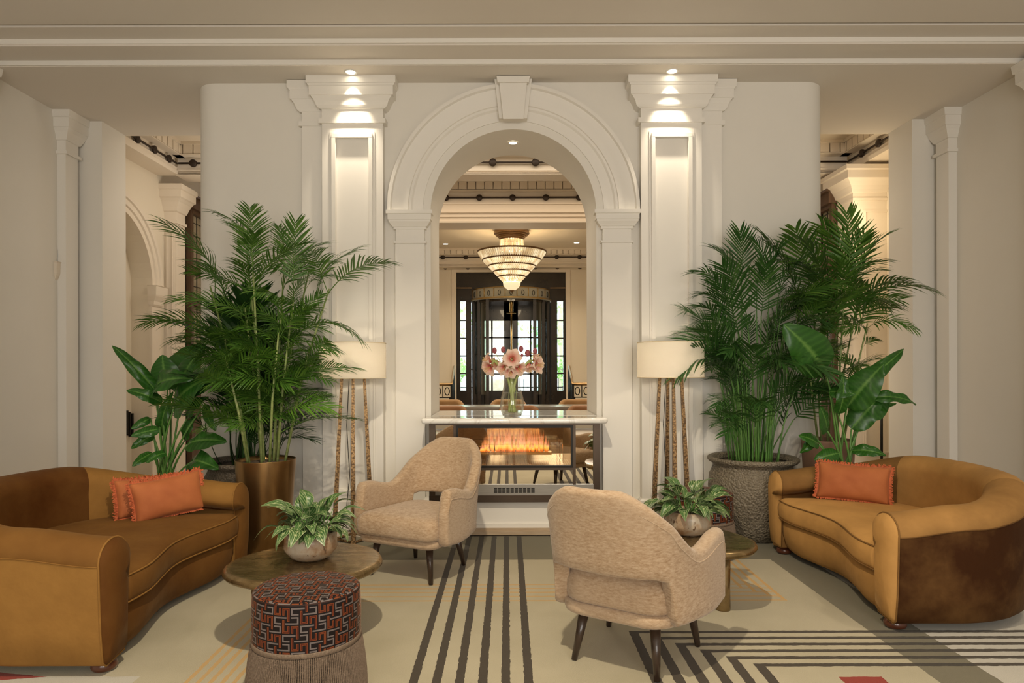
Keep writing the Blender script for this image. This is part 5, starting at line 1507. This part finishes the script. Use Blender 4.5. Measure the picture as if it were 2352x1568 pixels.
# the fronds that make the outline
sig = [(0, 1.85, (380, 516), 4.7, 1), (2, 2.0, (575, 478), 4.95, 2), (3, 2.1, (640, 520), 5.1, 0), (4, 1.85, (680, 510), 4.9, 2), (5, 1.9, (890, 602), 4.8, 0), (5, 1.75, (815, 575), 5.1, 1), (3, 1.95, (745, 560), 5.2, 0), (6, 2.1, (500, 490), 5.1, 1), (4, 1.5, (822, 775), 4.7, 3), (0, 1.7, (440, 600), 4.9, 3), (7, 1.4, (765, 800), 4.6, 1), (8, 1.35, (470, 720), 4.6, 1), (1, 1.7, (545, 600), 4.6, 3), (9, 1.9, (790, 640), 5.2, 3)]
for i, z, (px, py), Y, k in sig: place_frond(t, org, FR1[k % 4], on_cane(i, z), P(px, py, Y), rn.uniform(-.3, .3))
for j in range(64):
    i = j % 10; top = canes[i][4]; z = rn.uniform(.88, top); a = on_cane(i, z); az = rn.uniform(0, 2 * PI); L = rn.uniform(.32, .60)
    el = rn.uniform(.05, .8); b = a + Vector((math.cos(az) * math.cos(el), math.sin(az) * math.cos(el) * .8, math.sin(el))) * L
    b.y = min(b.y, 5.52); place_frond(t, org, FR1[j % 4], a, b, rn.uniform(-.8, .8))
for j in range(34):
    i = j % 10; z = rn.uniform(.9, 1.6); a = on_cane(i, min(z, canes[i][4] - .05)); az = rn.uniform(PI * 1.0, 2 * PI); L = rn.uniform(.28, .46); el = rn.uniform(-.1, .6)
    b = a + Vector((math.cos(az) * math.cos(el), math.sin(az) * math.cos(el) * .7, math.sin(el))) * L
    place_frond(t, org, (FR1b if j % 3 == 0 else FR1)[j % 2], a, b, rn.uniform(-.8, .8))

# --- dark stone pot with a second palm, behind
sx_, sy_ = -2.085, 5.375
t = empty('potted_palm', (sx_, sy_, 0), 0, 'dark leaved palm in a dark stone pot behind the gold planter', 'potted plant'); org = (sx_, sy_, 0)
POT = [(.20, 0), (.23, .006), (.27, .10), (.325, .26), (.345, .40), (.335, .50), (.30, .565), (.305, .585), (.335, .60), (.350, .615), (.350, .632), (.335, .642), (.31, .636), (.29, .60)]
pot_obj('planter', t, [(r * .98, z * .98) for r, z in POT], M['stone2'], soil=(.29, .575))
for j in range(46):
    az = rn.uniform(0, 2 * PI); rr = rn.uniform(.02, .2); a = Vector((sx_ + rr * math.cos(az), sy_ + rr * math.sin(az) * .8, .57))
    h = rn.uniform(.55, 1.45) if j > 12 else rn.uniform(.2, .7); sp = rn.uniform(.15, .62)
    b = a + Vector((math.cos(az) * sp, math.sin(az) * sp * .7, h)); b.y = min(b.y, 5.55); b.x = max(b.x, -2.75)
    place_frond(t, org, FR3[j % 2], a, b, rn.uniform(-.3, .3), ws=.9)
for px, py in ((705, 985), (720, 1010), (700, 935), (690, 900)):
    place_frond(t, org, FR3[0], (sx_ + .1, sy_ - .1, .58), P(px, py, 5.2), .2)

# --- right stone pot with kentia palm
kx, ky = 1.962, 5.375
t = empty('potted_palm', (kx, ky, 0), 0, 'dense kentia palm in a large pitted stone pot at the right column', 'potted plant'); org = (kx, ky, 0)
pot_obj('planter', t, POT, M['stone'], soil=(.29, .59))
def stalk_frond(base, node, tip, me, roll, ws=1.0):
    b0, n0 = Vector(base) - Vector(org), Vector(node) - Vector(org)
    MB().tube(catmull([b0, b0.lerp(n0, .5) + Vector(((b0 - n0).x * .18, (b0 - n0).y * .18, 0)), n0], 4), [lerp(.0075, .0042, q / 8) for q in range(9)], 6).build('stem', M['petiole'], t, True)
    place_frond(t, org, me, node, tip, roll, 'frond', ws)
sig = [(-.05, (1700, 530), 5.3, 0, .42), (.02, (1728, 548), 5.35, 1, .40), (-.1, (1640, 570), 5.3, 1, .34), (.1, (1800, 560), 5.2, 0, .36), (-.12, (1592, 625), 5.2, 1, .18), (-.1, (1580, 715), 5.1, 0, .05), (.15, (1850, 590), 5.2, 2, .30), (.15, (1895, 640), 5.1, 1, .12), (-.1, (1632, 850), 5.05, 2, -.02), (-.1, (1645, 935), 5.05, 2, -.08), (.14, (1900, 745), 5.0, 1, .05), (0, (1660, 610), 5.0, 2, .35), (.05, (1760, 610), 4.95, 2, .35), (-.12, (1600, 680), 5.15, 1, .12), (.1, (1870, 830), 4.95, 0, 0), (-.05, (1665, 1000), 4.98, 2, -.1)]
for dx, (px, py), Y, k, dz in sig:
    tip = P(px, py, Y); bs = Vector((kx + dx, ky + rn.uniform(-.1, .1), .59)); nd_ = bs.lerp(tip, .30); nd_.z = max(.75, tip.z - dz)
    stalk_frond(bs, nd_, tip, FR2[k], rn.uniform(-.3, .3))
for j in range(58):
    az = rn.uniform(0, 2 * PI); rr = rn.uniform(.02, .20); a = Vector((kx + rr * math.cos(az), ky + rr * math.sin(az) * .8, .59))
    f = (j + .5) / 58; nz = .80 + .85 * f ** .9 + rn.uniform(-.06, .06); d = Vector((math.cos(az), math.sin(az) * .75, 0))
    nd_ = a + d * rn.uniform(.05, .16); nd_.z = nz
    L = rn.uniform(.34, .60); el = rn.uniform(-.05, .95); b = nd_ + d * L * math.cos(el) + Vector((0, 0, L * math.sin(el)))
    b.y = min(b.y, 5.55)
    if nz < 1.25: b.x = max(b.x, kx - .33)
    stalk_frond(a, nd_, b, FR2[j % 3], rn.uniform(-.7, .7))

# --- areca palm in terracotta pot at the right corner
ax_, ay_ = 2.62, 5.49
t = empty('potted_palm', (ax_, ay_, 0), 0, 'feathery palm in a terracotta pot at the right wall corner', 'potted plant'); org = (ax_, ay_, 0)
pot_obj('planter', t, [(.14, 0), (.15, .004), (.18, .35), (.20, .70), (.205, .75), (.205, .765), (.19, .765), (.185, .73)], M['paleterra'], soil=(.185, .73))
canes = [(-.1, -.05, -.22, -.1, 1.75), (-.03, .05, -.05, .05, 2.0), (.03, -.08, .06, -.05, 2.15), (.08, .03, .22, .05, 1.95), (.1, -.05, .12, -.15, 1.7), (0, 0, -.1, -.1, 1.85), (.05, .1, .18, .1, 2.1)]
nodes_ = []
for i, (bx_, by, dx, dy, top) in enumerate(canes):
    a = Vector((bx_, by, .72)); b = Vector((bx_ + dx, by + dy, top)); mid = a.lerp(b, .5) + Vector((-dx * .12, 0, 0))
    MB().tube([a, mid, b], [.010, .008, .005], 8).build('cane', M['cane'], t, True); nodes_.append((a, mid, b))
sig = [(2, 2.0, (1945, 488), 5.4, 2), (3, 1.9, (2030, 545), 5.3, 0), (1, 1.95, (1828, 525), 5.4, 1), (0, 1.7, (1755, 545), 5.3, 2), (3, 1.85, (2132, 665), 5.1, 0), (4, 1.65, (2100, 755), 5.1, 1), (6, 1.9, (2025, 600), 5.5, 3), (1, 1.8, (1850, 555), 5.3, 0), (3, 1.6, (2060, 700), 5.2, 1), (4, 1.5, (2020, 780), 5.2, 3), (2, 1.8, (1930, 600), 5.2, 2), (1, 1.7, (1800, 600), 5.25, 3), (3, 1.75, (2075, 640), 5.2, 1), (6, 1.95, (1985, 540), 5.45, 0), (2, 1.95, (1890, 520), 5.4, 3)]
for i, z, (px, py), Y, k in sig: place_frond(t, org, FR4[k % 4], on_cane(i, z), P(px, py, Y), rn.uniform(-.9, .9))
for j in range(34):
    i = j % 7; top = canes[i][4]; z = rn.uniform(1.15, top); a = on_cane(i, z); az = rn.uniform(0, 2 * PI); L = rn.uniform(.34, .58)
    el = rn.uniform(.0, .8); b = a + Vector((math.cos(az) * math.cos(el), math.sin(az) * math.cos(el) * .7, math.sin(el))) * L
    if b.x < 2.76: b.y = min(b.y, 5.58)
    place_frond(t, org, FR4[j % 4], a, b, rn.uniform(-.9, .9))

# --- bird of paradise plants
def paddle_mesh(seed, curl=.10, wav=.02, fold=.16):
    rn = random.Random(seed); n, mcol = 30, 12; rows = []
    for i in range(n + 1):
        t = i / n; w = .205 * (math.sin(PI * t ** .72) ** .62) * (1 - .12 * t) if 0 < i < n else .004
        p = Vector((t, 0, curl * 4 * t * (1 - t) - .02 * t)); row = []
        for j in range(mcol + 1):
            u = -1 + 2 * j / mcol
            z = fold * abs(u) * w * 1.4 - .35 * (abs(u) ** 2.4) * w + wav * math.sin(t * 17 + (2 if u > 0 else 0)) * abs(u) ** 1.5
            tone = 1.0 if abs(u) < .05 else .40 + .16 * math.sin(i * 2.1 + abs(u) * 6)
            row.append((p + Vector((-.05 * abs(u) * w * 2, u * w, z)), tone))
        rows.append(row)
    o = tone_obj('leaf_blade', [rows], M['bop'], None); me = o.data; bpy.data.objects.remove(o); return me
PD = [paddle_mesh(1), paddle_mesh(2, .16, .03, .3), paddle_mesh(3, .05, .015, .05)]
def strelitzia(c, leaves, label, potr, poth, mt):
    t = empty('bird_of_paradise_plant', c, 0, label, 'potted plant'); org = Vector(c)
    pot_obj('planter', t, [(potr * .7, 0), (potr * .75, .004), (potr, poth), (potr * .95, poth), (potr * .9, poth - .03)], mt, soil=(potr * .9, poth - .03))
    rn = random.Random(9)
    for i, ((ax1, ay1), (bx1, by1), Ya, Yb, wsc, roll, k) in enumerate(leaves):
        a = P(ax1, ay1, Ya); b = P(bx1, by1, Yb); base = org + Vector((rn.uniform(-.06, .06), rn.uniform(-.05, .05), poth - .03))
        mid = base.lerp(a, .55) + Vector((-(a - base).x * .22, 0, .02))
        q0 = []
        for s in range(9):
            u = s / 8; q0.append(base * (1 - u) ** 2 + mid * 2 * u * (1 - u) + a * u * u - org)
        MB().tube(q0, [lerp(.011, .0055, s / 8) for s in range(9)], 8).build('petiole', M['petiole'], t, True)
        o = place_frond(t, org, PD[k], a, b, 0, 'leaf', wsc * 1.25, nv=(.55 * math.sin(roll * 2.1), -1, .75 * math.cos(roll)))
    return t
L = [((360, 900), (258, 792), 5.3, 5.2, .5, .9, 0), ((385, 895), (372, 815), 5.35, 5.3, 1.8, 1.45, 2), ((405, 895), (455, 808), 5.35, 5.4, 1.5, -1.2, 2), ((420, 905), (518, 852), 5.25, 5.1, 1.25, -.7, 0), ((355, 900), (440, 868), 5.2, 4.95, .9, -.5, 1),
     ((400, 935), (470, 870), 5.15, 4.95, 1.5, -.9, 0), ((372, 925), (290, 895), 5.2, 5.1, .8, .8, 1), ((352, 1000), (300, 1030), 5.2, 5.1, .9, .7, 1), ((430, 960), (478, 910), 5.2, 5.2, 1.1, -.4, 1), ((430, 1020), (518, 1012), 5.2, 5.0, .8, -.2, 0),
     ((365, 985), (300, 1000), 5.1, 5.0, 1.0, .5, 2), ((350, 1040), (303, 1070), 5.15, 5.0, .9, .4, 0), ((380, 1040), (335, 1062), 5.0, 4.9, 1, .2, 1), ((440, 1060), (500, 1075), 5.2, 5.0, 1, -.2, 1), ((470, 930), (495, 990), 5.2, 5.1, .7, -.8, 0), ((345, 960), (300, 985), 5.3, 5.2, .9, .9, 2),
     ((375, 1000), (395, 900), 5.3, 5.2, .55, 1.5, 1), ((425, 1010), (450, 955), 5.3, 5.25, .9, -1.3, 1), ((390, 890), (470, 790), 5.5, 5.45, 1.4, -1.3, 0)]
strelitzia((-2.70, 5.28, 0), L, 'bird of paradise plant with broad paddle leaves behind the left sofa', .17, .42, M['paleterra'])
L = [((1895, 850), (1802, 745), 5.0, 4.85, 1.25, -1.0, 0), ((1950, 900), (2078, 800), 5.1, 5.1, .45, .5, 1), ((1945, 935), (2030, 835), 5.05, 4.95, 1.25, -.9, 0), ((1925, 950), (1935, 855), 5.0, 4.95, .7, 1.5, 1), ((1990, 915), (2106, 928), 5.1, 5.1, .55, -.3, 1),
     ((1985, 960), (2040, 900), 5.1, 5.2, 1.2, -.8, 2), ((1955, 985), (2025, 905), 5.1, 5.1, 1.1, -1.1, 0), ((1900, 990), (1885, 935), 4.95, 4.85, 1.5, 1.0, 2), ((1955, 1035), (2035, 1045), 5.05, 4.95, .9, -.3, 1), ((1880, 1020), (1835, 1000), 5.0, 4.95, 1.3, .5, 0),
     ((1925, 1040), (1870, 1055), 4.98, 4.95, 1.2, .3, 2), ((1870, 1000), (1838, 1040), 5.05, 5.0, 1.0, .9, 1), ((1905, 900), (1965, 905), 5.0, 4.9, 1.2, -.5, 0), ((1975, 940), (2060, 925), 5.2, 5.2, .6, -.6, 2)]
strelitzia((2.56, 5.09, 0), L, 'bird of paradise plant with broad paddle leaves behind the golden sofa', .15, .42, M['paleterra'])

# --- small variegated plants in ceramic bowls
def varieg():
    m, nt, b = newmat('variegated_leaf'); a = nd(nt, 'ShaderNodeAttribute', attribute_name='tone')
    c = ramp(nt, a.outputs['Fac'], [(0, (.022, .065, .014)), (.45, (.045, .115, .026)), (.7, (.22, .29, .12)), (1, (.50, .52, .30))])
    oi = nd(nt, 'ShaderNodeObjectInfo'); f = (E(nt, oi.outputs['Random']) - .35).mx(0) * .65
    c2 = mixc(nt, f, c, (.05, .13, .03))
    nt.links.new(c2, b.inputs['Base Color']); b.inputs['Roughness'].default_value = .35; return m
M['varieg'] = varieg()
def small_leaf(seed):
    rn = random.Random(seed); rows = []; n, mc = 12, 16
    for i in range(n + 1):
        t = i / n; w = .31 * math.sin(PI * t ** .8) ** .75 * (1 - .25 * t) if 0 < i < n else .006; row = []
        for j in range(mc + 1):
            u = -1 + 2 * j / mc
            s = math.sin(abs(u) * 15 - t * 30); tone = .95 if (abs(u) < .07 or abs(u) > .90) else (.82 if s > .35 else .25)
            row.append((Vector((t, u * w, .42 * t * (1 - t) * 2 - .30 * t * t + .10 * abs(u) * w * 4 - .25 * u * u * w)), tone))
        rows.append(row)
    o = tone_obj('leaf', [rows], M['varieg'], None); me = o.data; bpy.data.objects.remove(o); return me
SL = [small_leaf(1), small_leaf(2)]
def bowl_mat():
    m, nt, b = newmat('mottled_ceramic'); v = coords(nt); f = noise(nt, v, 9, 6, .7); f2 = noise(nt, coords(nt, (1, 1, .6)), 45, 4)
    c = ramp(nt, f, [(.36, (.28, .15, .07)), (.48, (.40, .29, .19)), (.62, (.46, .40, .31))])
    c2 = mixc(nt, (E(nt, f2) - .64).gt(0), c, (.16, .10, .06)); nt.links.new(c2, b.inputs['Base Color']); b.inputs['Roughness'].default_value = .35
    bump(nt, b, f2, .3, .004); return m
M['bowl'] = bowl_mat()
def bowl_plant(c, label, seed, spread=1.0):
    t = empty('potted_plant', c, seed, label, 'potted plant', 'variegated plants in ceramic bowls'); rn = random.Random(seed)
    pot_obj('bowl', t, [(.060, 0), (.078, .002), (.100, .016), (.128, .048), (.133, .062), (.131, .10), (.124, .138), (.119, .138), (.118, .12)], M['bowl'], soil=(.118, .118))
    for j in range(66):
        az = rn.uniform(0, 2 * PI); el = rn.uniform(.0, 1.25) * (1 if rn.random() > .25 else .3); r0 = rn.uniform(.0, .07)
        base = Vector((r0 * math.cos(az), r0 * math.sin(az), .12)); ln = rn.uniform(.05, .12)
        a = base + Vector((math.cos(az) * math.cos(el), math.sin(az) * math.cos(el), math.sin(el) * 1.1)) * ln * spread + Vector((0, 0, .015))
        e2 = el - rn.uniform(.1, .7); b = a + Vector((math.cos(az) * math.cos(e2), math.sin(az) * math.cos(e2), math.sin(e2))) * rn.uniform(.085, .145)
        b.z = max(b.z, .155 if j % 9 else .11)
        MB().tube([base, base.lerp(a, .5) + Vector((0, 0, .01)), a], [.003, .0025, .002], 5).build('leaf_stem', M['petiole'], t, True) if j % 2 == 0 else None
        place_frond(t, (0, 0, 0), SL[j % 2], a, b, rn.uniform(-.5, .5), 'leaf')
    return t
bowl_plant((-1.012, 3.44, TH), 'variegated leafy plant in a mottled bowl on the left coffee table', 3)
bowl_plant((1.055, 3.93, TH), 'variegated leafy plant in a mottled bowl on the right coffee table', 6)
